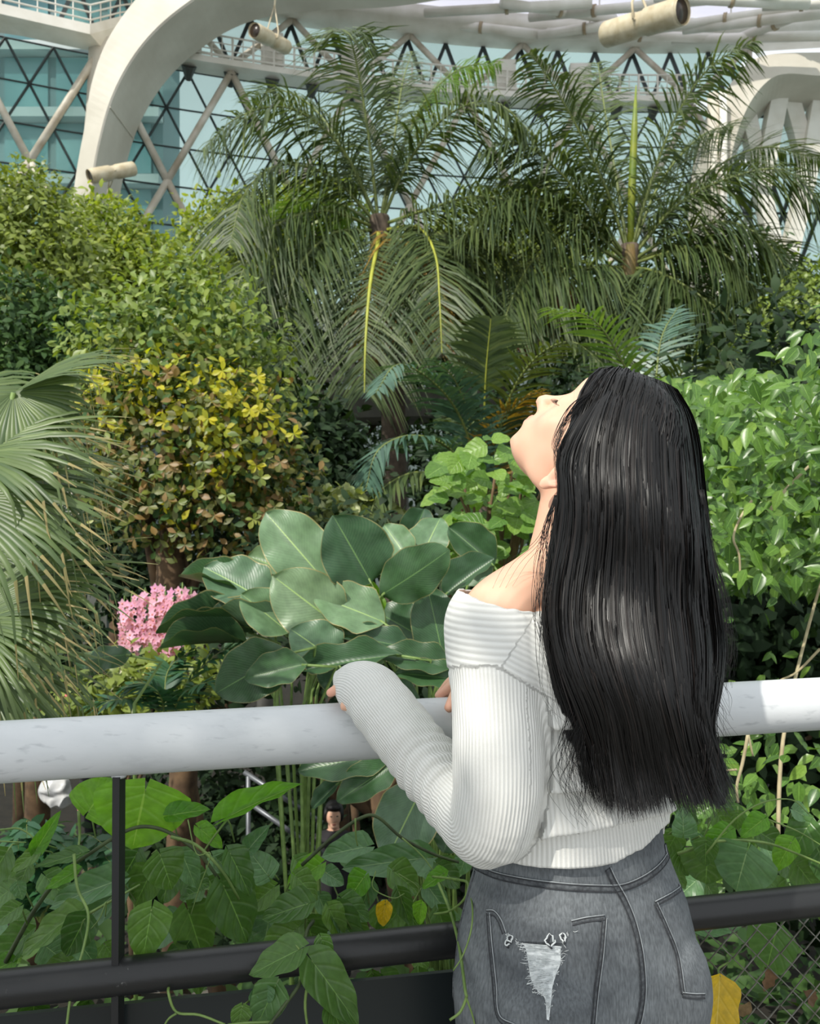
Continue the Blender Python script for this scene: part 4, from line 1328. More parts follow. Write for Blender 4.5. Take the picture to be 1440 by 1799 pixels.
def strands(name, count, seed, width, far=False, len_lo=.80, flare=1.0, s_lo=0., s_hi=1.):
    rg = np.random.default_rng(seed)
    ncl = 260
    cl_s = np.sort(rg.uniform(s_lo, s_hi, ncl)); cl_w = rg.normal(0, 1, (ncl, 6)); cl_len = rg.uniform(len_lo, 1.0, ncl); cl_d = rg.uniform(-1, 1, ncl)
    ts = np.linspace(0, 1, 30)
    V, Fq, U = [], [], []
    table = np.array([[hair_px(s, t) for t in ts] for s in np.linspace(0, 1, 61)])      # 61 x 30 x 3
    for c in range(count):
        k = rg.integers(ncl)
        s = float(np.clip(cl_s[k] + rg.normal(0, .010), 0, 1))
        a = s * 60; i = min(59, int(a)); f = a - i
        q = table[i] * (1 - f) + table[i + 1] * f
        L = min(1.0, cl_len[k] * rg.uniform(.93, 1.0))
        idx = ts * L * 29
        j = np.minimum(28, idx.astype(int)); e = (idx - j)[:, None]
        q = q[j] * (1 - e) + q[j + 1] * e
        tt = ts * L
        w = cl_w[k]
        grow = np.clip((tt - .10) / .9, 0, 1) ** 1.2
        q = q.copy()
        q[:, 0] += grow * (7 * w[0] * np.sin(2.2 * math.pi * tt + w[1] * 2) + 3.5 * rg.normal() * flare + 3.0 * w[2])
        q[:, 0] += np.clip((tt - .75) / .25, 0, 1) ** 1.5 * (9 * w[3] + 7 * rg.normal()) * flare
        q[:, 1] += np.clip((tt - .8) / .2, 0, 1) * rg.normal(0, 5)
        depth = (.004 * cl_d[k] + rg.normal(0, .0022)) * np.clip(tt / .08, .15, 1) - .0045 * np.sin(tt * 9 + w[4] * 3) * grow
        if far:
            depth = depth + .02 + (.07 * rg.uniform(.2, 1)) * np.sin(math.pi * np.clip(s, .04, .96)) * np.clip(tt / .2, .1, 1)
        q[:, 2] += depth
        yy_ = q[:, 1] + 14 * w[5] - (q[:, 0] - 1100) * .25
        q[:, 2] -= .013 * np.clip((q[:, 0] - 965) / 70, .15, 1) * np.cos(2 * math.pi * (yy_ - 890) / 305) * np.clip((q[:, 1] - 745) / 70, 0, 1) * (1 + .25 * w[0])
        X = (q[:, 0] - CX) / F * q[:, 2]; Y = q[:, 2]; Z = CZ - (q[:, 1] - CY) / F * q[:, 2]
        p = off_skull(np.stack([X, Y, Z], 1), .009 + .003 * cl_d[k] + abs(rg.normal(0, .002)))
        tan = np.gradient(p, axis=0); tan /= np.linalg.norm(tan, axis=1)[:, None] + 1e-9
        # ribbon faces outwards from the middle of the hair mass
        ctr_x = (1110 - CX) / F * 1.13
        nrm = np.stack([(X - ctr_x) * 1.5, (Y - 1.20), np.where(Z > P(0, 800, 1.1).z, (Z - P(0, 830, 1.1).z) * .9, 0)], 1)
        nrm += rg.normal(0, .035, 3)
        nrm /= np.linalg.norm(nrm, axis=1)[:, None] + 1e-9
        side = np.cross(tan, nrm); side /= np.linalg.norm(side, axis=1)[:, None] + 1e-9
        wd = width * rg.uniform(.6, 1.4) * np.clip(np.minimum(.45 + tt * 6, (L - tt) / L * 5 + .12), .1, 1)
        b0 = len(V) * 60
        mid = p + nrm * 0.0
        V.append(np.stack([p - side * wd[:, None] / 2, p + side * wd[:, None] / 2], 1).reshape(-1, 3))
        i0 = (len(V) - 1) * 60
        r_ = np.arange(29) * 2 + i0
        Fq.append(np.stack([r_, r_ + 1, r_ + 3, r_ + 2], 1))
        U.append(np.stack([np.tile([0., 1.], 30), np.repeat(ts, 2)], 1))
    me = mesh_np(name, np.concatenate(V), np.concatenate(Fq), [M_hair], uv=np.concatenate(U))
    o = link(name, me, hair)
    o['kind'] = 'stuff'
    return o
# close cap over the scalp behind the hairline
cap = MB(); rows = []; keep = {}
for i in range(41):
    ph = math.pi * i / 40; row = []
    for j in range(64):
        th = 2 * math.pi * j / 64
        n_ = np.array([math.sin(ph) * math.sin(th), math.sin(ph) * math.cos(th), math.cos(ph)])
        q = SK_C + SK_R * n_ * 1.03
        lim = interp(q[2], [-.09, -.05, 0, .05, .09, .115, .14], [-.05, -.045, -.030, .000, .034, .045, .2])
        keep[(i, j)] = q[1] <= lim
        row.append(H(*q))
    rows.append(row)
cap.grid(rows, closed=True)
cap.f = [f for f in cap.f if all(keep[(v // 64, v % 64)] for v in f)]
cap.build('scalp_hair', M_hair_in, hair)
strands('hair_strands', 9500, 3, .0015)
strands('hair_strands', 2200, 8, .0020, far=True, s_lo=.35)
# hairline wisps and loose strands
def wisps(paths, name='loose_strands', r=.00035):
    m = MB()
    for p in paths:
        q = pxpath(p, 6); k = len(q)
        m.tube(q, [r * (1 - .7 * i / (k - 1)) for i in range(k)], 4)
    m.build(name, M_hair, hair)
ws = []
for k in range(46):      # over the temple and forehead edge
    a = R.random()
    x0 = 1075 - 40 * a + R.uniform(-6, 6); y0 = 664 + 24 * a + R.uniform(-4, 4)
    ws.append([(x0, y0, 1.165 - .05 * a), (1040 - 40 * a + R.uniform(-8, 4), 690 + 30 * a, 1.128 - .02 * a), (1000 - 22 * a + R.uniform(-10, 4), 735 + 42 * a, 1.100), (980 + R.uniform(-8, 8), 790 + 20 * a, 1.086), (985 + R.uniform(-8, 8), 850 + 30 * a, 1.082)])
for k in range(34):      # down the side of the neck to the shoulder
    x = R.uniform(958, 984)
    ws.append([(976 + R.uniform(-3, 6), 870, 1.088), (x - 6, 930, 1.085), (x - R.uniform(2, 26), 1000, 1.072), (x - R.uniform(0, 34), 1080, 1.050), (x - R.uniform(-12, 22), 1180 + R.uniform(-40, 40), 1.035), (x + R.uniform(-4, 40), 1260 + R.uniform(-50, 50), 1.030)])
for k in range(4):
    ws.append([(972, 890, 1.085), (955 - 5 * k, 950, 1.088), (925 - 12 * k, 990, 1.095), (900 - 14 * k, 1030 + 6 * k, 1.085)])
for k in range(36):      # ends flying over the rail and around the hem
    x = R.uniform(1225, 1262); y = R.uniform(1180, 1330)
    ws.append([(x - 18, y - 60, 1.06), (x, y - 20, 1.06), (x + R.uniform(8, 26), y + 14, 1.065), (x + R.uniform(16, 50), y + R.uniform(35, 60), 1.07)])
for k in range(60):
    x = R.uniform(1010, 1275); y = 1370 + R.uniform(-20, 25)
    ws.append([(x, y - 70, 1.03), (x + R.uniform(-6, 6), y - 20, 1.028), (x + R.uniform(-16, 12), y + 22, 1.03), (x + R.uniform(-26, 20), y + R.uniform(38, 62), 1.035)])
for k in range(40):      # curls at the left hem of the hair
    x = R.uniform(985, 1040); y = R.uniform(1240, 1340)
    ws.append([(x + 14, y - 60, 1.035), (x - 4, y, 1.03), (x - R.uniform(6, 26), y + 45, 1.03), (x + R.uniform(-16, 16), y + 85, 1.035), (x + R.uniform(0, 40), y + 118, 1.04)])
for k in range(50):      # right outline
    x = 1236 + R.uniform(-6, 10)
    ws.append([(x - 10, 860, 1.12), (x + 8, 960, 1.11), (x + 26 + R.uniform(-6, 14), 1060, 1.10), (x + 36 + R.uniform(-10, 18), 1140, 1.095), (x + 30 + R.uniform(-14, 18), 1200 + R.uniform(-20, 20), 1.09)])
for k in range(30):      # over the crown
    x = R.uniform(1070, 1185)
    ws.append([(x, 664 + abs(x - 1105) * .22, 1.19), (x + R.uniform(-14, 14), 658 + abs(x - 1105) * .25 + R.uniform(-8, 4), 1.18), (x + R.uniform(-30, 40), 690 + R.uniform(-8, 8), 1.14)])
wisps(ws)
# ------------------------------------------------------------------ ground and planting bed
M_soil = mat('dark_soil', (38, 34, 26), (24, 22, 17), rough=.95, scale=6, bump=.6, bscale=25)
M_path = mat('garden_path', (112, 108, 100), (84, 82, 76), rough=.9, scale=1.5)
BEDZ = -.9
def ground_z(x, y):
    b = max(0.0, min(1.0, (4.8 - y) / .6)) * max(0.0, min(1.0, (y - 1.55) / .25))
    return GROUND + b * 2.1 + .05 * noise.noise((x * .8, y * .8, 0))
rows = []
for j in range(90):
    y = 1.5 + (j / 89) ** 1.8 * 34
    rows.append([(x, y, ground_z(x, y)) for x in np.linspace(-20, 20, 60)])
g = MB().grid(rows).build('ground', M_soil)
tag(g, kind='structure')
pth = MB(); rows = []
for k, (x, y) in enumerate([(-9, 6.2), (-4, 6.8), (-2, 7.4), (-.6, 8.6), (.6, 10), (1.0, 13)]):
    rows.append([(x - .4, y + .9, GROUND + .07), (x + .6, y - .9, GROUND + .07)])
tag(pth.grid(rows).build('path', M_path), kind='structure')

# ------------------------------------------------------------------ stems
M_stem = mat('green_stem', (124, 150, 80), (94, 120, 58), rough=.5, scale=30)
M_stemd = mat('dark_vine_stem', (70, 86, 46), (46, 54, 32), rough=.6, scale=30)
M_bark = mat('bark', (120, 96, 70), (72, 56, 42), rough=.9, scale=9, bump=.6, bscale=18)
M_barkg = mat('palm_trunk', (112, 98, 84), (70, 60, 52), rough=.9, scale=7, bump=.6, bscale=14)
def stem(parent, pts, r0, r1=None, m=None, name='stem', n=5, seg=6):
    q = pxpath(pts, n); k = len(q); r1 = r0 if r1 is None else r1
    return MB().tube(q, [r0 + (r1 - r0) * i / (k - 1) for i in range(k)], seg).build(name, m or M_stem, parent)

# ------------------------------------------------------------------ heart-leaved vines on the railing
M_vine = leaf_mat('vine_leaf', [(66, 102, 50), (82, 118, 56), (98, 134, 62), (84, 122, 70)], rough=.34, trans=.34, rib=(120, 160, 84), ribw=.012, veins=.28, vein_n=4.5, island=False)
M_vine_pale = leaf_mat('vine_leaf_pale', [(90, 128, 88), (104, 142, 98), (80, 118, 76)], rough=.36, trans=.25, rib=(150, 180, 130), ribw=.010, veins=.22, vein_n=4.5, island=False)
M_vine_lit = leaf_mat('vine_leaf_backlit', [(86, 140, 40), (104, 160, 48), (120, 170, 60)], rough=.4, trans=.5, rib=(150, 190, 90), ribw=.012, veins=.22, vein_n=4.5, island=False)  # backlight put into the colour: a brighter, more translucent copy of the vine leaf
M_yellow = leaf_mat('yellowed_leaf', [(206, 170, 28), (222, 184, 40)], rough=.45, trans=.3, rib=(230, 200, 90), ribw=.012, veins=.22, vein_n=4.5, island=False)
HEARTS = []
for k in range(5):
    V, Fq, U = leaf_shape(.92, 14, 8, heart, cord=.20, fold=.10 + .05 * (k % 3), curl=.10 + .14 * k / 4, wave=.30, seed=k)
    HEARTS.append((V, Fq, U))
heart_me = {}
def heart_mesh(k, m):
    key = (k, m.name)
    if key not in heart_me:
        V, Fq, U = HEARTS[k]
        heart_me[key] = mesh_np('leaf', V, Fq, [m], uv=U)
    return heart_me[key]
def face_cam(p, up=.25):
    return (Vector((0, 0, CZ + .3)) - p).normalized() + Vector((R.uniform(-.35, .35), 0, up + R.uniform(-.25, .35)))
def vine_leaf(parent, bx, by, tx, ty, w, d, m=None, dt=0.0, roll=0.0, stalk=True, up=.25):
    B_, T_ = P(bx, by, d), P(tx, ty, d + dt)
    L = (T_ - B_).length
    wm = w / F * d
    k = R.randrange(5)
    mw = leaf_matrix(B_, T_, face_cam(B_, up), roll, sx=wm / (L * .92))
    o = link('leaf', heart_mesh(k, m or R.choice((M_vine, M_vine, M_vine_pale))), parent, mw)
    if stalk:
        c = B_ + Vector((R.uniform(-.03, .03), R.uniform(.0, .05), R.uniform(-.06, .0)))
        MB().tube([B_, B_.lerp(c, .5) + Vector((0, 0, .008)), c], .0016, 5).build('leaf_stalk', M_stem, parent)
    return o
v1 = thing('climbing_vine', 'heart-leaved vine climbing around the thin black post below the handrail', 'vine', P(220, 1700, 1.5), group='vines on the railing')
LV, LD, LP_, LY_ = M_vine_lit, M_vine, M_vine_pale, M_yellow
for a in [(255, 1388, 232, 1494, 168, 1.50, LV), (156, 1424, 196, 1368, 92, 1.52, LV), (398, 1436, 526, 1372, 48, 1.50, LV), (300, 1432, 368, 1420, 38, 1.50, LV), (350, 1455, 392, 1490, 34, 1.50, LV),
          (282, 1504, 304, 1564, 76, 1.46, LD), (266, 1598, 250, 1690, 76, 1.24, LD), (392, 1556, 440, 1656, 104, 1.45, LD), (404, 1500, 443, 1574, 54, 1.42, LD), (132, 1606, 28, 1676, 58, 1.45, LD),
          (150, 1614, 112, 1684, 62, 1.42, LD), (204, 1548, 78, 1592, 60, 1.55, LP_), (64, 1492, 104, 1427, 30, 1.45, LV), (66, 1496, 18, 1532, 28, 1.45, LD), (142, 1500, 58, 1522, 30, 1.44, LD),
          (134, 1530, 78, 1562, 28, 1.44, LV), (32, 1594, -14, 1624, 36, 1.43, LD), (60, 1764, 55, 1822, 54, 1.3, LD), (155, 1760, 150, 1812, 34, 1.3, LD), (10, 1500, -30, 1560, 60, 1.5, LD),
          (215, 1560, 120, 1640, 70, 1.6, LP_), (330, 1600, 360, 1690, 90, 1.62, LD), (430, 1580, 470, 1640, 60, 1.6, LD), (50, 1640, -20, 1700, 60, 1.5, LD), (240, 1500, 200, 1570, 60, 1.62, LD),
          (320, 1500, 345, 1560, 50, 1.6, LP_), (120, 1690, 60, 1720, 40, 1.5, LD), (20, 1690, -40, 1720, 40, 1.48, LV)]:
    vine_leaf(v1, *a)
for pts, r in ([[(10, 1690, 1.48), (60, 1600, 1.47), (110, 1535, 1.47), (160, 1498, 1.47), (215, 1463, 1.48), (255, 1452, 1.48), (300, 1464, 1.48), (350, 1500, 1.47), (385, 1545, 1.47)], .0042],
               [[(300, 1470, 1.46), (345, 1485, 1.46), (390, 1530, 1.45), (420, 1580, 1.45)], .003], [[(138, 1425, 1.5), (140, 1470, 1.5), (135, 1500, 1.48)], .0026],
               [[(130, 1500, 1.42), (136, 1560, 1.40), (155, 1605, 1.36), (148, 1660, 1.28), (126, 1740, 1.20), (116, 1810, 1.18)], .0026], [[(158, 1604, 1.4), (200, 1580, 1.4), (246, 1554, 1.42)], .0026],
               [[(0, 1458, 1.45), (34, 1456, 1.45), (60, 1475, 1.45), (56, 1500, 1.45)], .0018], [[(0, 1478, 1.46), (46, 1480, 1.46)], .0014], [[(400, 1438, 1.5), (372, 1475, 1.49), (355, 1500, 1.48)], .0022],
               [[(330, 1440, 1.44), (345, 1500, 1.43), (370, 1500, 1.42), (350, 1560, 1.42), (336, 1605, 1.42)], .0011], [[(185, 1610, 1.38), (186, 1585, 1.37), (176, 1612, 1.36), (160, 1632, 1.36)], .0011]):
    stem(v1, pts, r, r * .7, M_stemd if r > .0035 else M_stem)
v2 = thing('climbing_vine', 'vine trailing over the black lower rail beside the jeans', 'vine', P(560, 1700, 1.45), group='vines on the railing')
for a in [(540, 1588, 458, 1613, 58, 1.40, LD), (578, 1596, 606, 1653, 46, 1.36, LD), (588, 1598, 643, 1678, 50, 1.38, LD), (602, 1580, 650, 1618, 46, 1.42, LD), (520, 1632, 452, 1684, 64, 1.40, LD), (522, 1660, 478, 1674, 42, 1.30, LD),
          (526, 1668, 436, 1712, 64, 1.20, LD), (564, 1648, 582, 1692, 32, 1.22, LD), (548, 1688, 634, 1804, 76, 1.20, LD), (484, 1732, 448, 1808, 66, 1.20, LD), (580, 1768, 606, 1820, 60, 1.2, LD),
          (642, 1488, 562, 1502, 56, 1.62, LP_), (742, 1508, 598, 1524, 60, 1.58, LP_), (700, 1566, 722, 1626, 36, 1.48, LD), (740, 1588, 736, 1626, 28, 1.46, LV), (676, 1588, 671, 1630, 30, 1.46, LY_),
          (470, 1538, 438, 1494, 54, 1.5, LP_), (438, 1490, 472, 1450, 34, 1.5, LP_), (735, 1712, 742, 1790, 48, 1.5, LD), (670, 1715, 690, 1775, 60, 1.6, LD), (560, 1520, 500, 1560, 50, 1.55, LV),
          (640, 1540, 610, 1580, 50, 1.5, LV), (690, 1530, 740, 1570, 60, 1.52, LD), (770, 1520, 810, 1560, 50, 1.5, LD), (480, 1560, 430, 1600, 50, 1.5, LD), (520, 1540, 560, 1580, 50, 1.5, LD),
          (620, 1620, 650, 1670, 40, 1.5, LD), (700, 1600, 660, 1650, 50, 1.6, LD), (770, 1600, 790, 1660, 50, 1.6, LD), (540, 1620, 560, 1690, 60, 1.5, LD), (780, 1535, 740, 1560, 30, 1.45, LV), (760, 1740, 790, 1799, 50, 1.6, LD)]:
    vine_leaf(v2, *a)
for pts, r in ([[(530, 1520, 1.50), (590, 1466, 1.5), (636, 1436, 1.5), (664, 1436, 1.5), (706, 1472, 1.5), (760, 1500, 1.5), (806, 1515, 1.5)], .0034], [[(706, 1472, 1.49), (745, 1508, 1.48), (780, 1560, 1.46)], .0014],
               [[(550, 1618, 1.38), (538, 1640, 1.34), (532, 1690, 1.24), (528, 1725, 1.2), (500, 1765, 1.19), (470, 1805, 1.18)], .0034], [[(545, 1700, 1.2), (536, 1760, 1.2), (540, 1805, 1.2)], .0026],
               [[(770, 1552, 1.40), (790, 1600, 1.3), (806, 1660, 1.15), (817, 1740, 1.08), (819, 1752, 1.08), (808, 1778, 1.08), (790, 1792, 1.08)], .0024], [[(818, 1750, 1.08), (830, 1785, 1.08), (836, 1812, 1.08)], .0014],
               [[(760, 1540, 1.45), (800, 1545, 1.35), (822, 1552, 1.2), (815, 1580, 1.2), (790, 1600, 1.25), (762, 1606, 1.3)], .0022], [[(824, 1555, 1.18), (830, 1600, 1.12), (826, 1640, 1.1), (812, 1680, 1.1), (796, 1705, 1.1)], .0013],
               [[(298, 1728, 1.22), (296, 1745, 1.2), (310, 1778, 1.2), (350, 1783, 1.19), (395, 1800, 1.18)], .0022], [[(310, 1780, 1.2), (296, 1790, 1.2), (286, 1806, 1.2)], .0018], [[(480, 1795, 1.19), (430, 1797, 1.19), (400, 1800, 1.19)], .002],
               [[(660, 1530, 1.45), (655, 1560, 1.44), (690, 1578, 1.44), (710, 1570, 1.44)], .0012], [[(740, 1560, 1.42), (725, 1585, 1.42), (735, 1560, 1.42), (700, 1535, 1.42)], .0012], [[(624, 1438, 1.49), (625, 1470, 1.49), (628, 1486, 1.49)], .0018]):
    stem(v2, pts, r, r * .7, M_stemd if .0035 > r > .003 else M_stem)
for k in range(34):
    x, y = R.uniform(-20, 440), R.uniform(1500, 1690); L = R.uniform(38, 80)
    vine_leaf(v1, x, y, x + R.uniform(-.8, .8) * L, y + R.uniform(.2, 1) * L, L * R.uniform(.6, .9), R.uniform(1.55, 1.8))
for k in range(34):
    x, y = R.uniform(430, 830), R.uniform(1500, 1680); L = R.uniform(34, 70)
    vine_leaf(v2, x, y, x + R.uniform(-.8, .8) * L, y + R.uniform(.2, 1) * L, L * R.uniform(.6, .9), R.uniform(1.55, 1.8))
for k in range(12):
    x, y = R.uniform(420, 780), R.uniform(1700, 1780); L = R.uniform(40, 70)
    vine_leaf(v2, x, y, x + R.uniform(-.5, .5) * L, y + R.uniform(.4, 1) * L, L * R.uniform(.6, .9), R.uniform(1.19, 1.22) if x < 520 else 1.5)
v3 = thing('climbing_vine', 'vine with broad glossy leaves above the black rail on the right', 'vine', P(1300, 1560, 1.7), group='vines on the railing')
for a in [(1200, 1464, 1200, 1418, 48, 1.60, LP_), (1240, 1478, 1238, 1524, 44, 1.56, LD), (1242, 1498, 1240, 1556, 92, 1.60, LD), (1312, 1496, 1290, 1568, 118, 1.56, LP_), (1280, 1460, 1230, 1490, 40, 1.6, LV), (1364, 1636, 1340, 1716, 92, 1.58, LD),
          (1232, 1634, 1304, 1626, 36, 1.56, LP_), (1400, 1520, 1440, 1570, 60, 1.62, LD), (1360, 1560, 1400, 1580, 50, 1.64, LD), (1330, 1460, 1380, 1490, 50, 1.7, LD), (1420, 1450, 1380, 1520, 60, 1.7, LD), (1190, 1500, 1210, 1540, 40, 1.62, LD),
          (1260, 1430, 1290, 1470, 44, 1.7, LD), (1390, 1480, 1360, 1530, 44, 1.6, LV), (1440, 1500, 1470, 1560, 60, 1.6, LD), (1320, 1520, 1370, 1560, 50, 1.6, LD), (1340, 1440, 1300, 1470, 40, 1.66, LV), (1190, 1470, 1170, 1510, 40, 1.7, LD)]:
    vine_leaf(v3, *a)
stem(v3, [(1190, 1500, 1.58), (1260, 1478, 1.58), (1340, 1480, 1.58), (1400, 1500, 1.58), (1470, 1530, 1.58)], .003, .002)
stem(v3, [(1240, 1500, 1.55), (1290, 1440, 1.55), (1340, 1410, 1.55), (1390, 1405, 1.55), (1420, 1430, 1.55)], .0018, .001)
stem(v3, [(1350, 1440, 1.56), (1400, 1460, 1.56), (1450, 1490, 1.56)], .0016, .001)
for k in range(30):
    x, y = R.uniform(1170, 1470), R.uniform(1400, 1570); L = R.uniform(34, 64)
    vine_leaf(v3, x, y, x + R.uniform(-.8, .8) * L, y + R.uniform(.2, 1) * L, L * R.uniform(.6, .9), R.uniform(1.62, 1.95))
yl = thing('withered_leaf', 'single large yellow leaf hanging beside the jeans at the bottom right', 'leaf', P(1262, 1718, 1.42))
V, Fq, U = leaf_shape(.62, 14, 8, lambda v: min(1, (v / .12) ** .5) * (1 - max(0, (v - .55) / .45) ** 2.4) ** .6 if 0 < v < 1 else .05, cord=.05, fold=.16, curl=.12, wave=.5, seed=4)
B_, T_ = P(1264, 1716, 1.44), P(1258, 1840, 1.40)
link('blade', mesh_np('blade', V, Fq, [M_yellow], uv=U), yl, leaf_matrix(B_, T_, Vector((.1, -1, .15)), 0, 1.0))
stem(yl, [(1264, 1716, 1.44), (1262, 1702, 1.46), (1280, 1690, 1.50)], .002, .0016)
# leaf litter caught in the wire
M_dry = leaf_mat('dry_leaf', [(150, 120, 84), (120, 92, 66), (96, 76, 56), (176, 150, 110)], rough=.8, trans=.1)
dry_me = mesh_np('dry_leaf', *leaf_shape(.5, 6, 4, ovate, fold=.3, curl=.5, wave=1.0, seed=2)[:2], [M_dry], uv=leaf_shape(.5, 6, 4, ovate)[2])
for x, y, tx, ty, lab in ((1345, 1700, 1352, 1752, 'brown dead leaf hanging in the wire fence between the yellow leaf and the frame edge'), (1318, 1760, 1288, 1790, 'curled dead leaf low in the wire fence right beside the yellow leaf'), (1412, 1740, 1440, 1772, 'dry brown leaf stuck in the wire fence at the bottom right corner')):
    dd_ = RLo(x).y + .115
    o = link('dry_leaf', dry_me, None, leaf_matrix(P(x, y, dd_), P(tx, ty, dd_ + .01), Vector((.2, -1, .4))))
    tag(o, lab, 'leaf', 'dead leaves in the wire fence')

# ------------------------------------------------------------------ big paddle-leaved clump
M_cal = leaf_mat('paddle_leaf', [(84, 116, 88), (98, 130, 96), (114, 144, 106), (92, 120, 98), (122, 148, 112)], rough=.38, trans=.18, rib=(160, 190, 118), ribw=.011, veins=.16, vein_n=24, edge=(170, 160, 110), island=False)
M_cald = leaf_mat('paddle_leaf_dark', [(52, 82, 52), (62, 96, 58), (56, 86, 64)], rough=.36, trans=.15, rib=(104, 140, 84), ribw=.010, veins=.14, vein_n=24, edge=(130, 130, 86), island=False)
M_call = leaf_mat('paddle_leaf_young', [(112, 156, 44), (126, 170, 52)], rough=.4, trans=.45, rib=(178, 206, 110), ribw=.012, veins=.16, vein_n=24, island=False)
def paddle(v):
    if v <= 0 or v >= 1: return .02
    return min(1.0, (v / .30) ** .62) * (1 - max(0.0, (v - .42) / .58) ** 2.3) ** .72
PADS = [leaf_shape(1.0, 18, 8, paddle, fold=f, curl=c, wave=wv, seed=s) for s, (f, c, wv) in enumerate(((.12, .25, .35), (.28, .12, .3), (-.05, .4, .45), (.40, .3, .25)))]
pad_me = {}
def pad(parent, bx, by, tx, ty, w, d, m=None, dt=0.0, roll=0.0, k=None, foot=None):
    k = R.randrange(4) if k is None else k
    m = m or M_cal
    if (k, m.name) not in pad_me:
        V, Fq, U = PADS[k]; pad_me[(k, m.name)] = mesh_np('leaf_blade', V, Fq, [m], uv=U)
    B_, T_ = P(bx, by, d), P(tx, ty, d + dt)
    L = (T_ - B_).length
    mw = leaf_matrix(B_, T_, (EYE - B_).normalized() + Vector((R.uniform(-.3, .3), 0, .35)), roll, sx=w / F * d / L)
    o = link('leaf_blade', pad_me[(k, m.name)], parent, mw)
    f = foot or ((775 + R.uniform(-35, 60), 1400, 3.5) if bx > 600 else (R.uniform(524, 558), 1400, R.uniform(3.1, 3.8)))
    F_ = P(*f)
    dirn = (B_ - T_).normalized()
    MB().tube([B_ - dirn * .02, B_ + dirn * .10 + Vector((0, 0, -.03)), B_.lerp(F_, .5) + Vector((0, 0, -.02)), Vector((F_.x, F_.y, ground_z(F_.x, F_.y)))], [.005, .0055, .0065, .009], 6).build('leaf_stalk', M_stem, parent)
    return o
EYE = Vector((0, 0, CZ))
pc = thing('paddle_plant', 'clump of big grey-green paddle leaves behind the handrail', 'plant', Vector((P(620, 1250, 3.5).x, 3.5, BEDZ)))
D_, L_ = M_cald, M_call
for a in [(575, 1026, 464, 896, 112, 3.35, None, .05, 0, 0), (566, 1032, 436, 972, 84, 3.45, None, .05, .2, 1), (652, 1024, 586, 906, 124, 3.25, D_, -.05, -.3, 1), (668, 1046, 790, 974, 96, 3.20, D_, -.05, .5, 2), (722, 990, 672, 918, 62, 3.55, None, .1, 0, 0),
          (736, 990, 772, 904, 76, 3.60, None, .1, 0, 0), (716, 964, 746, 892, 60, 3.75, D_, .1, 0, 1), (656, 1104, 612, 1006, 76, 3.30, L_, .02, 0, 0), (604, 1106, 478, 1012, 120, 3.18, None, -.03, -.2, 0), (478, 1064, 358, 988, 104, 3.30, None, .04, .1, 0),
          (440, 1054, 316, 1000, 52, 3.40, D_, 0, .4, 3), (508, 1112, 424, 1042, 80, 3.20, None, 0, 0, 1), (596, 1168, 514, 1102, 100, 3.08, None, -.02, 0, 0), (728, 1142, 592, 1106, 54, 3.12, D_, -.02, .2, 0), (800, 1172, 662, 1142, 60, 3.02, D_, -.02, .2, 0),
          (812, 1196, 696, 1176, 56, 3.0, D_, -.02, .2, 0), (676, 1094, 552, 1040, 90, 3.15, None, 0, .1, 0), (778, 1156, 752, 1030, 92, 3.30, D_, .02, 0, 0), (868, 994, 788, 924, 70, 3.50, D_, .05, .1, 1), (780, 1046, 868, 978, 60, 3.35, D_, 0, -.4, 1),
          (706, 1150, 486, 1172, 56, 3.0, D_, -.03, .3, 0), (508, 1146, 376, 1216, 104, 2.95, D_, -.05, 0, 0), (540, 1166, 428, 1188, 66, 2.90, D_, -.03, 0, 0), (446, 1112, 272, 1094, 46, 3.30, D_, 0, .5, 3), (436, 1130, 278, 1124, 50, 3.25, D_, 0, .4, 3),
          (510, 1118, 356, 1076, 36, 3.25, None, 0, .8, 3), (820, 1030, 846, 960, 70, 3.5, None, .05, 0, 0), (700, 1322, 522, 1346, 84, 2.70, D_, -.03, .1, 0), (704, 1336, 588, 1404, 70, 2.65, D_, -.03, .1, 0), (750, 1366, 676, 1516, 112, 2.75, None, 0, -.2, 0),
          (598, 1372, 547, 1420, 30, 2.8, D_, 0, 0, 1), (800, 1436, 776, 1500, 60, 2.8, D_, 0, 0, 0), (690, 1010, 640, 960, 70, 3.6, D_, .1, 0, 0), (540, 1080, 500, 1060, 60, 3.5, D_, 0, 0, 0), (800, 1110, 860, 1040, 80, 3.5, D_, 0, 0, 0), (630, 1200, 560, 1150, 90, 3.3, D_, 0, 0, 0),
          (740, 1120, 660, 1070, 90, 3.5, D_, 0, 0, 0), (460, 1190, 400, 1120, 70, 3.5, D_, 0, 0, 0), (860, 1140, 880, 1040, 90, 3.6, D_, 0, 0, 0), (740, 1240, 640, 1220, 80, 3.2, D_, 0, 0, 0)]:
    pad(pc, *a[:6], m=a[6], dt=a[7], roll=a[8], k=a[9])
pad(thing('paddle_plant', 'small dark paddle-leaved plant beneath the fan palm', 'plant', P(240, 1240, 3.0)), 232, 1150, 122, 1156, 46, 2.9, m=D_, foot=(240, 1300, 3.0))

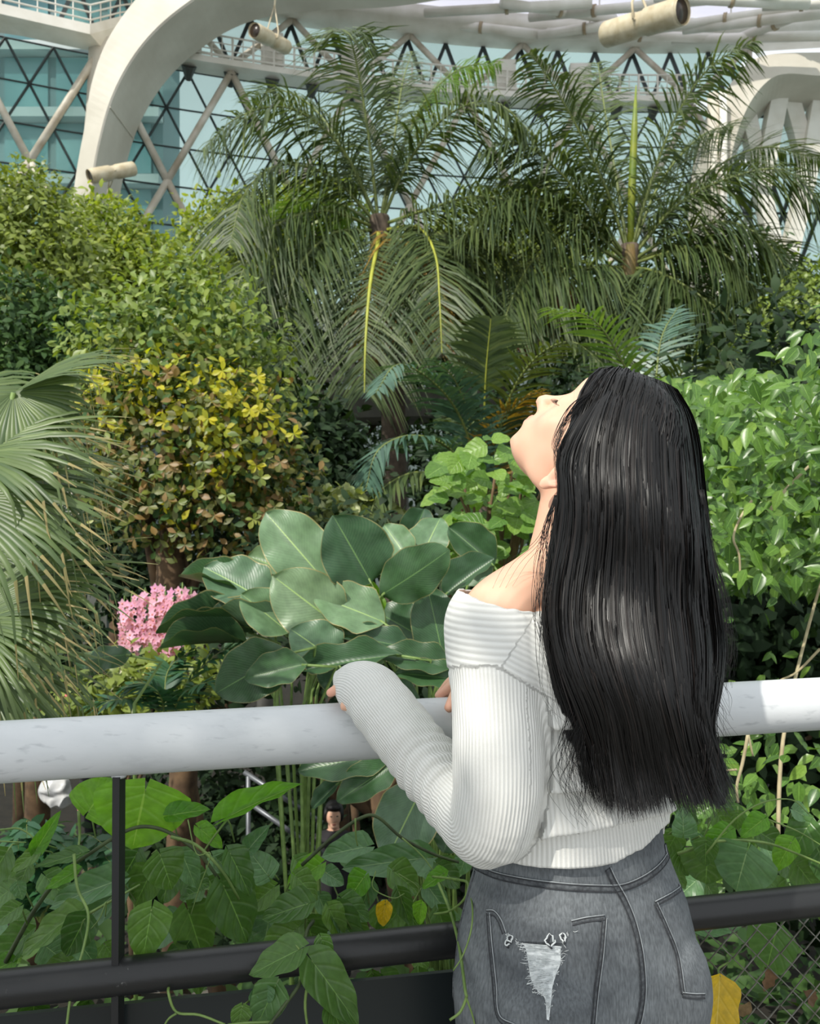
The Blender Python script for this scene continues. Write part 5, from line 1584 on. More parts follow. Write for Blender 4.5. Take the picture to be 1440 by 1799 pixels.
# ------------------------------------------------------------------ fan palm on the left
M_fan = leaf_mat('fan_palm_leaf', [(80, 100, 54), (96, 116, 64), (70, 92, 54), (110, 128, 76)], rough=.42, trans=.2)
M_fandry = leaf_mat('fan_palm_tip', [(176, 160, 112), (150, 138, 90), (128, 126, 80)], rough=.7, trans=.2)
fp = thing('fan_palm', 'large fan palm with frayed drooping tips at the left edge', 'palm', Vector((P(-120, 1100, 2.5).x, 2.5, BEDZ)))
def fan_leaf(hub, axis, normal, rad, spread=165, nseg=34, droop=.5, dry=.25, seed=0):
    rr = random.Random(seed)
    hub = Vector(hub); ax = Vector(axis).normalized(); nz = Vector(normal); nz = (nz - ax * nz.dot(ax)).normalized(); sd = ax.cross(nz)
    V, Fq, U, MI = [], [], [], []
    for k in range(nseg):
        a = math.radians(-spread / 2 + spread * (k + .5) / nseg)
        da = math.radians(spread / nseg) * .5
        L = rad * (1 - .25 * abs(a) / math.pi) * rr.uniform(.86, 1.08)
        dirc = ax * math.cos(a) + sd * math.sin(a)
        dl = ax * math.cos(a - da) + sd * math.sin(a - da); dr_ = ax * math.cos(a + da) + sd * math.sin(a + da)
        side = (dr_ - dl).normalized()
        dro = droop * rr.uniform(.4, 1.5)
        bent = rr.random() < .45
        i0 = len(V)
        steps = [.03, .2, .38, .55, .7, .82, .92, 1.0]
        p = hub.copy()
        for j, s in enumerate(steps):
            w = rad * math.radians(spread / nseg) * min(s, .62) * .52 * (1 if s < .66 else max(.06, (1.0 - s) / .34 * .85 + .08))
            drop = Vector((0, 0, -1)) * dro * L * max(0, s - .38) ** 2 * 1.2
            if bent and s > .8: drop += Vector((0, 0, -1)) * L * (s - .8) * rr.uniform(.7, 1.3) - dirc * L * (s - .8) * .7
            c = hub + dirc * L * s + drop + nz * (.05 * rad * math.sin(s * 3))
            up = nz * w * .55
            V += [c - side * w, c + up, c + side * w]
            U += [(0.1, s), (0.5, s), (0.9, s)]
        for j in range(len(steps) - 1):
            q = i0 + 3 * j
            Fq += [(q, q + 1, q + 4, q + 3), (q + 1, q + 2, q + 5, q + 4)]
            t = 1 if (steps[j] > .75 and rr.random() < dry * 2.4) else 0
            MI += [t, t]
    me = mesh_np('fan_leaf', [tuple(v) for v in V], np.array(Fq), [M_fan, M_fandry], uv=U, mi=MI)
    o = link('fan_leaf', me, fp)
    F_ = Vector((P(-150, 1050, 2.5).x, 2.5, .3))
    MB().tube([hub, hub.lerp(F_, .4) + Vector((0, 0, .06)), F_], [.007, .009, .012], 6).build('leaf_stalk', M_stem, fp)
    return o
for s, (hx, hy, d, ax, nz, rad, spread, droop) in enumerate([
    (24, 690, 2.35, (1, .1, .42), (-.1, -.5, 1), .37, 60, .35), (24, 690, 2.36, (.5, -.2, -.75), (.2, -1, .5), .26, 190, .3), (-60, 800, 2.3, (1, -.1, .10), (0, -.75, .75), .44, 90, .35), (-50, 860, 2.42, (1, 0, .12), (0, -.6, .8), .50, 100, .45),
    (-90, 870, 2.2, (1, -.1, -.25), (.2, -.8, .6), .46, 90, .4), (2, 1024, 2.35, (1, -.05, .16), (0, -.7, .75), .42, 110, .32), (-70, 1100, 2.2, (1, -.2, .05), (0, -.75, .7), .38, 110, .6), (-80, 1120, 2.15, (.9, -.2, -.4), (.3, -.8, .5), .36, 120, .8),
    (-60, 960, 2.6, (1, .1, -.1), (0, -.7, .8), .50, 110, .5), (-30, 760, 2.6, (.9, .2, -.3), (0, -.6, .8), .40, 150, .5), (-100, 700, 2.5, (.9, 0, -.2), (0, -.7, .8), .40, 120, .5), (-40, 1160, 2.4, (1, .1, -.2), (0, -.7, .7), .40, 100, .6)]):
    fan_leaf(P(hx, hy, d), ax, nz, rad, spread, 26 if spread < 100 else 36, droop, seed=s)
stem(fp, [(-150, 1050, 2.5), (-150, 1400, 2.5), (-150, 1840, 2.5)], .09, .11, M_barkg, 'trunk', seg=10)

# ------------------------------------------------------------------ weeping fig on the right
M_fic = leaf_mat('fig_leaf', [(64, 98, 40), (82, 118, 46), (104, 140, 58), (70, 106, 52), (130, 162, 68)], rough=.32, trans=.28, rib=(130, 170, 80), ribw=.02, island=True)
def figp(v): return ovate(v, .36) if v < .86 else ovate(.86, .36) * ((1 - v) / .14) ** 1.2
FIGT = leaf_shape(.50, 6, 2, figp, fold=.18, curl=.22)
FIGS = leaf_shape(.50, 4, 2, figp, fold=.18, curl=.22)
fic = thing('weeping_fig', 'leafy green weeping fig filling the right side behind the hair', 'tree', Vector((P(1420, 1400, 3.2).x, 3.2, BEDZ)))
def fig_spots(n):
    out = []
    while len(out) < n:
        x = R.uniform(1150, 1660); y = R.uniform(520, 1600)
        top = interp(x, [1150, 1200, 1260, 1330, 1440, 1660], [690, 668, 655, 640, 545, 480])
        if y < top + R.uniform(-15, 25): continue
        if x < 1200 and y > 760: continue
        # a hollow near the middle height where the inside shows dark
        dens = 1.0
        if 1020 < y < 1200: dens = .10
        elif 1200 <= y < 1300: dens = .28
        elif y > 1300: dens = .5
        if R.random() > dens: continue
        d = R.uniform(2.3, 3.1) if dens >= .5 else R.uniform(2.9, 3.5)
        out.append((x, y, d))
    return out
def fig_matrix(x, y, d, lo=.046, hi=.068):
    B_ = P(x, y, d); L = R.uniform(lo, hi)
    ax = Vector((R.uniform(-1, .7), R.uniform(-.6, .3), R.uniform(-1.1, .15))).normalized()
    return leaf_matrix(B_, B_ + ax * L, Vector((R.uniform(-.7, .5), -.6, R.uniform(.2, 1.2))), R.uniform(-.5, .5))
fig_me = mesh_np('leaf', *FIGT[:2], [M_fic], uv=FIGT[2])
sp = sorted(fig_spots(1700), key=lambda q: q[2])
near = [q for q in sp if q[0] < 1440][:300]
for q in near:
    link('leaf', fig_me, fic, fig_matrix(*q))
rest = [q for q in sp if q not in set(near)]
o = cloud('foliage', FIGS, [np.array(fig_matrix(*q)) for q in rest], M_fic, fic); o['kind'] = 'stuff'
o = cloud('inner_foliage', FIGS, [np.array(fig_matrix(R.uniform(1120, 1700), R.uniform(660, 1030), R.uniform(3.2, 4.2), .07, .11)) for k in range(2600)], M_fic, fic); o['kind'] = 'stuff'
M_twig = mat('pale_twig', (184, 172, 136), (150, 136, 104), rough=.7, scale=20)
for pts, r in ([[(1320, 880, 2.5), (1300, 910, 2.45), (1288, 945, 2.4), (1298, 975, 2.4), (1300, 1020, 2.4)], .004], [[(1314, 1288, 2.1), (1304, 1340, 2.1), (1294, 1380, 2.1), (1296, 1410, 2.1)], .0045], [[(1294, 1352, 2.1), (1270, 1354, 2.1)], .003], [[(1314, 1290, 2.1), (1322, 1328, 2.1)], .003],
               [[(1350, 900, 2.6), (1380, 860, 2.6), (1440, 800, 2.7)], .006], [[(1440, 1140, 2.6), (1400, 1180, 2.6), (1370, 1195, 2.6)], .004], [[(1365, 1500, 2.3), (1375, 1300, 2.4), (1420, 1100, 2.8), (1480, 900, 3.0)], .006]):
    stem(fic, pts, r, r * .7, M_twig, 'twig')
q = [P(1500, 700, 3.2), P(1510, 1000, 3.2), P(1500, 1300, 3.2)]; q.append(Vector((q[-1].x, q[-1].y, BEDZ - .05)))
MB().tube(q, [.03, .045, .06, .07], 9).build('trunk', M_bark, fic)
# ------------------------------------------------------------------ bright heart-leaved shrub before the face
hs = thing('heart_leaf_shrub', 'bright green shrub with rounded leaves beside the upturned face', 'shrub', Vector((P(880, 1100, 4.0).x, 4.0, BEDZ)))
M_hs = leaf_mat('round_leaf', [(92, 132, 58), (112, 150, 64), (134, 168, 74), (100, 138, 70)], rough=.4, trans=.4, rib=(160, 196, 110), ribw=.012, veins=.4, vein_n=5, island=False)
hsV = leaf_shape(1.0, 10, 6, heart, cord=.16, fold=.08, curl=.2, wave=.25, seed=1)
hs_me = mesh_np('leaf', *hsV[:2], [M_hs], uv=hsV[2])
cnt = 0
while cnt < 190:
    x, y = R.uniform(770, 1010), R.uniform(755, 1010)
    if y < 770 + abs(x - 865) * .3 or (x < 800 and y < 780): continue
    d = R.uniform(3.7, 4.3); L = R.uniform(.075, .115)
    B_ = P(x, y, d); ax = Vector((R.uniform(-.9, .9), R.uniform(-.8, .1), R.uniform(-.7, .1))).normalized()
    link('leaf', hs_me, hs, leaf_matrix(B_, B_ + ax * L, Vector((R.uniform(-.4, .4), -.7, R.uniform(.4, 1.1)))))
    cnt += 1
for k in range(14):
    x = R.uniform(800, 980)
    stem(hs, [(x, R.uniform(800, 900), 4.0), ((x + 880) / 2 + R.uniform(-20, 20), 980, 4.0), (880, 1250, 4.0), (880, 1470, 4.0)], .006, .014, M_bark, 'branch', n=3, seg=5)

# ------------------------------------------------------------------ pink orchids
orc = thing('orchid_plant', 'cluster of pink orchid sprays between the fan palm and the paddle leaves', 'orchid', Vector((P(285, 1260, 4.2).x, 4.2, BEDZ)))
M_pink = leaf_mat('orchid_petal', [(222, 160, 194), (234, 182, 210), (214, 148, 190), (240, 200, 222)], rough=.5, trans=.3, island=False)
M_orcc = mat('orchid_centre', (206, 90, 140), (230, 190, 90), rough=.5, scale=60)
pv, pf, pu = [], [], []
petal = leaf_shape(.72, 4, 2, lambda v: max(.05, math.sin(math.pi * min(1, v) ** .7)) if v < 1 else .1, fold=.1, curl=-.3)
for k in range(5):
    a = 2 * math.pi * k / 5
    i0 = len(pv)
    for x, y, z in petal[0] * (.55 if k % 2 else .62):
        pv.append((x * math.cos(a) - (y + .03) * math.sin(a), x * math.sin(a) + (y + .03) * math.cos(a), z)); pu.append((.5, .5))
    pf += [tuple(int(i) + i0 for i in f) for f in petal[1]]
flower_me = mesh_np('flower', pv, np.array(pf), [M_pink], uv=pu)
cen_me = Shapes(); cen_me.ball((0, 0, .06), (.12, .12, .10), n=5); cen_me = cen_me.mesh('flower_centre', M_orcc)
sprays = [(226, 1140, 218, 1060), (232, 1148, 240, 1050), (252, 1130, 262, 1046), (270, 1140, 276, 1036), (288, 1150, 292, 1040), (300, 1140, 306, 1060), (318, 1100, 320, 1040), (332, 1090, 334, 1050), (343, 1090, 341, 1062), (262, 1140, 250, 1100), (282, 1155, 276, 1100), (300, 1150, 316, 1100), (222, 1130, 220, 1090), (330, 1125, 326, 1075)]
nfl = 0
for (x0, y0, x1, y1) in sprays:
    stem(orc, [(285 + R.uniform(-15, 15), 1300, 4.2), ((x0 + x1) / 2, y1 - 8, 4.2), (x0, y0, 4.1)], .004, .002, M_stem, 'flower_stem', n=6, seg=5)
    L = math.hypot(x1 - x0, y1 - y0); k = max(5, int(L / 7.5))
    for j in range(k):
        f = j / (k - 1)
        for side in (-1, 1):
            p = P(x1 + (x0 - x1) * f + side * R.uniform(3, 9), y1 + (y0 - y1) * f + R.uniform(-3, 3), 4.1 + R.uniform(-.06, .06))
            z = Vector((R.uniform(-.5, .5), -1, R.uniform(-.1, .5))).normalized()
            rot = z.to_track_quat('Z', 'Y').to_matrix().to_4x4()
            mw = Matrix.Translation(p) @ rot @ Matrix.Scale(R.uniform(.030, .042), 4)
            fl = link('flower', flower_me, orc, mw)
            if nfl % 2 == 0:
                c = link('flower_centre', cen_me, fl, mw)
            nfl += 1
small = [(262, 1168, (230, 196, 60)), (232, 1182, (240, 236, 190)), (255, 1185, (236, 226, 160)), (270, 1180, (236, 230, 170)), (286, 1192, (244, 240, 200)), (248, 1204, (230, 220, 140)), (316, 1165, (232, 196, 60)), (208, 1180, (240, 234, 200)), (104, 1214, (216, 120, 100)), (116, 1220, (224, 116, 110)), (122, 1206, (214, 130, 96)), (488, 1145, (226, 150, 40)), (205, 1172, (236, 230, 180))]
M_sf = {}
for i, (x, y, c) in enumerate(small):
    if c not in M_sf: M_sf[c] = mat('small_blossom_%d' % len(M_sf), c, None, rough=.6)
    sfm = mesh_np('blossom', pv, np.array(pf), [M_sf[c]], uv=pu)
    p = P(x, y, 3.9); z = Vector((R.uniform(-.3, .3), -1, .4)).normalized()
    o = link('blossom', sfm, orc, Matrix.Translation(p) @ z.to_track_quat('Z', 'Y').to_matrix().to_4x4() @ Matrix.Scale(.034, 4))
# ------------------------------------------------------------------ feather palms
M_frond = leaf_mat('palm_leaflet', [(58, 76, 44), (72, 90, 50), (90, 106, 60), (68, 86, 60), (106, 120, 68)], rough=.46, trans=.24, spec=.35)
M_frondl = leaf_mat('palm_leaflet_light', [(92, 124, 60), (110, 140, 70), (82, 116, 72), (124, 150, 80)], rough=.4, trans=.35)
M_frondb = leaf_mat('palm_leaflet_blue', [(72, 104, 88), (88, 120, 100), (62, 92, 78)], rough=.38, trans=.2)
M_frondo = leaf_mat('palm_leaflet_dry', [(150, 120, 54), (176, 140, 60), (120, 110, 60)], rough=.55, trans=.3)
M_spear = mat('palm_spear', (140, 148, 48), (98, 122, 42), rough=.5, scale=5)
M_rach = mat('palm_rib', (120, 132, 66), (92, 104, 56), rough=.5, scale=6)
M_rachy = mat('palm_rib_yellow', (176, 180, 70), (150, 156, 60), rough=.5, scale=6)
def frond(parent, pts, leaflen, m=None, n=70, droop=.55, rach=None, r0=.03, seed=None, start=.12, plum=.5, lw=.028, spread=1.0, name='frond'):
    """pts: bearings along the rib; leaflets on both sides hang under their weight"""
    rr = random.Random(seed if seed is not None else R.random())
    path = np.array([list(P(*q)) for q in smooth_path(pts, 10)])
    seg = np.linalg.norm(np.diff(path, axis=0), axis=1); cum = np.concatenate([[0], np.cumsum(seg)]); tot = cum[-1]
    def at(s):
        return np.array([np.interp(s * tot, cum, path[:, k]) for k in range(3)])
    V, Fq, U, MI = [], [], [], []
    for k in range(n):
        s = start + (1 - start) * (k + .5) / n
        p = Vector(at(s)); t = (Vector(at(min(1, s + .01))) - Vector(at(s - .01))).normalized()
        side = t.cross(Vector((0, 0, 1)))
        if side.length < .15: side = t.cross(Vector((0, 1, 0)))
        side.normalize(); up = side.cross(t)
        prof = math.sin(math.pi * min(1, (s - start) / (1 - start) * .82 + .16)) ** .6
        for sg in (-1, 1):
            L = leaflen * prof * rr.uniform(.85, 1.1)
            elev = plum * rr.uniform(-.7, 1.0)
            d0 = (side * sg * spread + t * rr.uniform(.55, .85) + up * elev).normalized()
            w = lw * rr.uniform(.8, 1.2) * .5
            wv = t.cross(d0); wv = d0.cross(wv).normalized() if wv.length > .01 else t
            i0 = len(V); dr = droop * rr.uniform(.6, 1.4)
            for j, (f, ww) in enumerate(((0, .5), (.3, 1), (.65, .8), (1, .08))):
                c = p + d0 * L * f + Vector((0, 0, -1)) * dr * L * f * f
                V += [c - wv * w * ww, c + wv * w * ww]; U += [(.15, f), (.85, f)]
            for j in range(3):
                q = i0 + 2 * j
                Fq.append((q, q + 1, q + 3, q + 2)); MI.append(0)
    pts3, T, N, B2 = frames([Vector(p) for p in path[::2]])
    i0 = len(V); m_ = len(pts3)
    for k in range(m_):
        r = r0 * (1 - .85 * k / (m_ - 1))
        for j in range(5):
            a = 2 * math.pi * j / 5; V.append(pts3[k] + (N[k] * math.cos(a) + B2[k] * math.sin(a)) * r); U.append((.5, k / m_))
    for k in range(m_ - 1):
        for j in range(5):
            a = i0 + k * 5 + j; b = i0 + k * 5 + (j + 1) % 5; Fq.append((a, b, b + 5, a + 5)); MI.append(1)
    me = mesh_np(name, [tuple(v) for v in V], np.array(Fq), [m or M_frond, rach or M_rach], uv=U, mi=MI)
    return link(name, me, parent)
def trunk(parent, pts, r0, r1, m=None, rings=True):
    q = [P(*x) for x in smooth_path(pts, 8)]
    q[0].z = max(q[0].z, GROUND)
    k = len(q)
    rad = [(r0 + (r1 - r0) * i / (k - 1)) * (1 + (.05 if rings and i % 2 else 0)) for i in range(k)]
    return MB().tube(q, rad, 12).build('trunk', m or M_barkg, parent)

pa = thing('feather_palm', 'tall dark feather palm with arching fronds left of the sunlit spear', 'palm', Vector((P(690, 1000, 13).x, 13, GROUND)), group='tall feather palms')
DA = 13.0
for i, (pts, kw) in enumerate([
    ([(664, 390, 13), (650, 260, 12.9), (630, 130, 12.7), (612, 60, 12.3), (592, 52, 11.6)], {}),
    ([(664, 390, 13), (600, 260, 12.8), (510, 190, 12.4), (420, 205, 12.0), (356, 262, 11.7)], {}),
    ([(664, 395, 13), (580, 310, 12.6), (490, 290, 12.1), (430, 340, 11.7), (404, 430, 11.4)], {}),
    ([(660, 400, 13), (570, 370, 12.4), (480, 400, 11.8), (425, 480, 11.4), (404, 580, 11.2)], {}),
    ([(660, 405, 13), (585, 410, 12.2), (525, 470, 11.6), (500, 560, 11.3), (496, 650, 11.2)], {}),
    ([(664, 408, 13), (664, 425, 12.2), (650, 500, 11.4), (642, 600, 11.0), (640, 690, 10.9)], dict(rach=M_rachy, r0=.045)),
    ([(672, 405, 13), (735, 400, 12.3), (765, 450, 11.6), (772, 530, 11.2), (776, 620, 11.0)], dict(rach=M_rachy)),
    ([(670, 390, 13), (720, 280, 12.8), (790, 200, 12.4), (870, 180, 12.0), (940, 240, 11.7)], {}),
    ([(672, 395, 13), (745, 370, 12.5), (840, 345, 12.0), (930, 370, 11.7), (990, 450, 11.5)], {}),
    ([(668, 390, 13), (700, 280, 13.2), (745, 180, 13.4), (810, 120, 13.6), (880, 112, 13.8)], dict(m=M_frondl)),
    ([(672, 400, 13), (760, 410, 12.6), (860, 430, 12.2), (930, 500, 11.9), (960, 600, 11.7)], {}),
    ([(668, 390, 13), (690, 260, 13.2), (706, 150, 13.6), (724, 90, 14.2)], {}),
    ([(664, 392, 13), (610, 280, 13.4), (560, 200, 13.8), (500, 160, 14.2), (440, 170, 14.6)], {}),
    ([(664, 400, 13), (600, 360, 13.5), (540, 350, 14.0), (470, 390, 14.4)], dict(m=M_frondl)),
    ([(668, 404, 13), (700, 430, 12.4), (712, 500, 11.9), (706, 590, 11.7)], dict(m=M_frondo)),
    ([(670, 404, 13), (790, 440, 12.8), (850, 520, 12.4), (880, 600, 12.2)], {}),
    ([(664, 398, 13), (560, 430, 13), (470, 500, 12.6), (450, 600, 12.4)], {})]):
    frond(pa, pts, 1.15 if i not in (11, 9) else .8, seed=100 + i, **{**dict(n=105, droop=.62, lw=.030), **kw})
trunk(pa, [(692, 1240, 13), (692, 900, 13), (690, 700, 13), (680, 560, 13), (668, 420, 13), (666, 380, 13)], .20, .15)

pb = thing('feather_palm', 'tall feather palm with an upright yellow-green spear at upper right', 'palm', Vector((P(1105, 1000, 12.5).x, 12.5, GROUND)), group='tall feather palms')
for i, (pts, kw) in enumerate([
    ([(1106, 450, 12.5), (1140, 330, 12.4), (1185, 210, 12.2), (1245, 120, 11.9), (1325, 72, 11.6)], {}),
    ([(1104, 450, 12.5), (1064, 330, 12.5), (1012, 220, 12.4), (965, 140, 12.2), (930, 92, 12.0)], {}),
    ([(1102, 455, 12.5), (1040, 370, 12.3), (970, 290, 12.0), (905, 250, 11.8), (840, 270, 11.6)], {}),
    ([(1102, 460, 12.5), (1020, 390, 12.2), (940, 350, 11.9), (860, 370, 11.6), (800, 430, 11.4)], {}),
    ([(1108, 455, 12.5), (1190, 360, 12.2), (1290, 310, 11.8), (1380, 300, 11.5), (1450, 360, 11.3)], {}),
    ([(1108, 460, 12.5), (1190, 410, 12.1), (1280, 390, 11.7), (1350, 430, 11.4), (1404, 520, 11.2)], {}),
    ([(1108, 465, 12.5), (1190, 440, 12.0), (1260, 440, 11.6), (1320, 500, 11.3), (1356, 590, 11.1)], {}),
    ([(1106, 470, 12.5), (1160, 480, 11.9), (1230, 520, 11.4), (1300, 580, 11.1), (1345, 650, 10.9)], {}),
    ([(1102, 465, 12.5), (1010, 420, 12.1), (935, 460, 11.7), (890, 550, 11.4), (872, 620, 11.3)], {}),
    ([(1102, 470, 12.5), (1040, 470, 12.0), (970, 500, 11.6), (920, 570, 11.3)], {}),
    ([(1106, 470, 12.5), (1140, 500, 11.9), (1170, 570, 11.5), (1180, 650, 11.3)], {}),
    ([(1102, 472, 12.5), (1070, 510, 12.0), (1050, 580, 11.6), (1046, 650, 11.4)], {}),
    ([(1106, 450, 12.5), (1160, 320, 12.8), (1230, 240, 13.1), (1290, 220, 13.4)], {}),
    ([(1104, 450, 12.5), (1080, 300, 12.8), (1060, 180, 13.2), (1050, 110, 13.6)], {}),
    ([(1108, 460, 12.5), (1230, 420, 12.6), (1340, 430, 12.6), (1430, 500, 12.5)], {}),
    ([(1104, 456, 12.5), (1000, 350, 12.8), (920, 320, 13.1), (850, 330, 13.4)], {}),
    ([(1108, 450, 12.5), (1210, 330, 13), (1330, 260, 13.2), (1440, 280, 13.3)], {}),
    ([(1106, 470, 12.5), (1180, 500, 12.6), (1250, 590, 12.4), (1290, 680, 12.2)], {})]):
    frond(pb, pts, 1.15, seed=200 + i, **{**dict(n=105, droop=.60, lw=.030), **kw})
for i, pts in enumerate([[(1100, 478, 12.5), (1000, 500, 12.0), (930, 540, 11.7), (905, 610, 11.5)], [(1100, 478, 12.5), (1010, 520, 12.2), (945, 570, 12), (925, 630, 11.9)]]):
    frond(pb, pts, .35, m=leaf_mat('dry_flower_strand_%d' % i, [(120, 62, 36), (140, 80, 44), (96, 52, 34)], rough=.7, trans=.1), n=70, droop=1.6, lw=.02, start=.4, seed=260 + i, name='dry_flower_stalk')
MB().tube([P(1106, 450, 12.5), P(1110, 330, 12.5), P(1114, 230, 12.5), P(1117, 150, 12.5)], [.045, .06, .05, .008], 8).build('spear_leaf', M_spear, pb)
M_shaft = mat('crownshaft', (112, 108, 62), (126, 100, 62), rough=.6, scale=3)
trunk(pb, [(1108, 1240, 12.5), (1108, 900, 12.5), (1106, 640, 12.5), (1104, 540, 12.5), (1106, 430, 12.5)], .17, .13)
MB().tube([P(1103, 560, 12.4), P(1104, 490, 12.4), P(1107, 430, 12.4)], [.11, .13, .06], 10).build('crownshaft', M_shaft, pb)

pd = thing('areca_palm', 'low palm with broad fronds rising behind the crown of the head', 'palm', Vector((P(1140, 1000, 7.5).x, 7.5, GROUND)), group='low palms')
for i, (pts, kw) in enumerate([
    ([(1150, 860, 7.5), (1140, 740, 7.4), (1095, 640, 7.2), (1040, 560, 7.0), (960, 540, 6.8)], dict(m=M_frondl)),
    ([(1150, 860, 7.5), (1160, 740, 7.4), (1200, 650, 7.2), (1260, 610, 7.0), (1310, 690, 6.8)], {}),
    ([(1150, 860, 7.5), (1120, 760, 7.6), (1080, 700, 7.7), (1020, 680, 7.8)], {}),
    ([(1150, 860, 7.5), (1170, 760, 7.7), (1240, 700, 7.9), (1310, 760, 8.0)], {}),
    ([(1150, 860, 7.5), (1150, 720, 7.6), (1160, 600, 7.8), (1190, 540, 8.0)], dict(m=M_frondb))]):
    frond(pd, pts, .46, seed=300 + i, **{**dict(n=46, droop=.25, lw=.03, r0=.018, plum=.2), **kw})
trunk(pd, [(1150, 1460, 7.5), (1150, 1100, 7.5), (1150, 850, 7.5)], .07, .05)

pe = thing('areca_palm', 'low blue-green palm with a tall straight rib left of the face', 'palm', Vector((P(850, 1100, 8).x, 8, GROUND)), group='low palms')
for i, (pts, kw) in enumerate([
    ([(850, 900, 8), (850, 780, 7.9), (853, 660, 7.7), (862, 560, 7.5)], dict(rach=M_rachy, start=.62)),
    ([(850, 900, 8), (820, 760, 7.8), (770, 680, 7.5), (700, 640, 7.2), (660, 690, 7.0)], dict(m=M_frondb)),
    ([(850, 900, 8), (830, 760, 7.8), (800, 670, 7.6), (760, 630, 7.4)], dict(m=M_frondb)),
    ([(855, 900, 8), (880, 740, 7.8), (930, 640, 7.5), (1000, 600, 7.2), (1060, 640, 7.0)], {}),
    ([(855, 900, 8), (870, 780, 7.9), (900, 720, 7.8), (950, 690, 7.7), (990, 720, 7.6)], dict(m=M_frondo)),
    ([(845, 920, 7.6), (800, 800, 7.3), (730, 765, 7.0), (665, 790, 6.8), (642, 860, 6.7)], dict(m=M_frondb)),
    ([(845, 930, 7.4), (790, 850, 7.1), (730, 830, 6.9), (670, 860, 6.7), (648, 910, 6.6)], {}),
    ([(850, 910, 8), (860, 830, 8.2), (830, 740, 8.4), (770, 740, 8.6)], {}),
    ([(850, 900, 8), (900, 800, 8.3), (970, 760, 8.5), (1040, 790, 8.6)], dict(m=M_frondo))]):
    frond(pe, pts, .46, seed=400 + i, **{**dict(n=46, droop=.28, lw=.03, r0=.018, plum=.15), **kw})
trunk(pe, [(850, 1440, 8), (850, 1100, 8), (850, 890, 8)], .07, .05)

# ------------------------------------------------------------------ broadleaf trees and shrubs
SIMPLE = leaf_shape(.5, 3, 1, lambda v: ovate(v, .45), fold=.15, curl=.25)
ROUND = leaf_shape(.55, 4, 2, lambda v: ovate(v, .62), fold=.12, curl=.25)
def crown_mats(blobs, n, lo, hi, shell=.55, hang=.2):
    """leaf frames in a set of balls given as bearing, distance, radius"""
    vol = [b[3] ** 2 for b in blobs]; out = []
    for _ in range(n):
        x, y, d, r = R.choices(blobs, vol)[0][:4]
        n3 = rand_dir(); n3 = Vector((n3.x, -abs(n3.y) if R.random() < .75 else n3.y, n3.z))
        p = P(x, y, d) + n3 * r * (shell + (1 - shell) * R.random() ** .6 + .38 * R.random() ** 5)
        ax = (n3 * .5 + rand_dir() * .8 + Vector((0, 0, -hang))).normalized()
        L = R.uniform(lo, hi)
        out.append(leaf_matrix(p, p + ax * L, n3 + Vector((0, -.2, .7)) + rand_dir() * .5))
    return out
def tree(name, label, cat, foot, blobs, n, lo, hi, m, group=None, tr=.1, parts=0, tmpl=SIMPLE, branches=6, bark=None):
    fx, fy = P(foot[0], 900, foot[1]).x, foot[1]
    t = thing(name, label, cat, (fx, fy, ground_z(fx, fy)), group=group)
    layers = m if isinstance(m, list) else [(blobs, n, m)]
    for bl, k, mm in layers:
        o = cloud('foliage', tmpl, [np.array(q) for q in crown_mats(bl, k, lo, hi)], mm, t); o['kind'] = 'stuff'
    c = P(*blobs[0][:3])
    MB().tube([Vector((fx, fy, ground_z(fx, fy) - .05)), Vector((fx, fy, ground_z(fx, fy))).lerp(c, .5) + Vector((tr, 0, 0)), c], [tr * 1.2, tr, tr * .4], 9).build('trunk', bark or M_bark, t)
    st = Vector((fx, fy, ground_z(fx, fy))).lerp(c, .6)
    for b in R.sample(blobs, min(branches, len(blobs))):
        e = P(*b[:3]); MB().tube([st, st.lerp(e, .5) + Vector((0, 0, .15)), e], [tr * .5, tr * .35, tr * .15], 6).build('branch', bark or M_bark, t)
    return t
G1 = leaf_mat('leaf_olive', [(100, 116, 48), (122, 138, 58), (142, 156, 72), (90, 108, 50)], rough=.42, trans=.3)
G2 = leaf_mat('leaf_fresh', [(114, 136, 48), (138, 156, 60), (156, 170, 76), (98, 120, 46), (170, 176, 80)], rough=.42, trans=.4)
G3 = leaf_mat('leaf_deep', [(48, 74, 40), (62, 90, 46), (76, 104, 52), (54, 80, 50)], rough=.55, trans=.25, spec=.25)
G4 = leaf_mat('leaf_shadowy', [(30, 46, 28), (38, 58, 34), (48, 68, 38)], rough=.6, trans=.15, spec=.2)  # dark greens; behind the fig they put its inner shade into the leaf colour
G5 = leaf_mat('leaf_grey_green', [(110, 132, 60), (132, 152, 70), (96, 118, 56), (148, 164, 78)], rough=.42, trans=.3)
YEL = leaf_mat('leaf_golden', [(186, 184, 44), (206, 196, 50), (164, 174, 48), (196, 188, 74)], rough=.42, trans=.45)
ORG = leaf_mat('leaf_bronze', [(132, 114, 60), (152, 120, 74), (104, 108, 52), (86, 102, 46), (122, 124, 60)], rough=.45, trans=.3)
MIX = leaf_mat('leaf_mixed', [(80, 104, 44), (104, 120, 52), (126, 140, 58), (150, 156, 62), (72, 96, 44)], rough=.42, trans=.3)

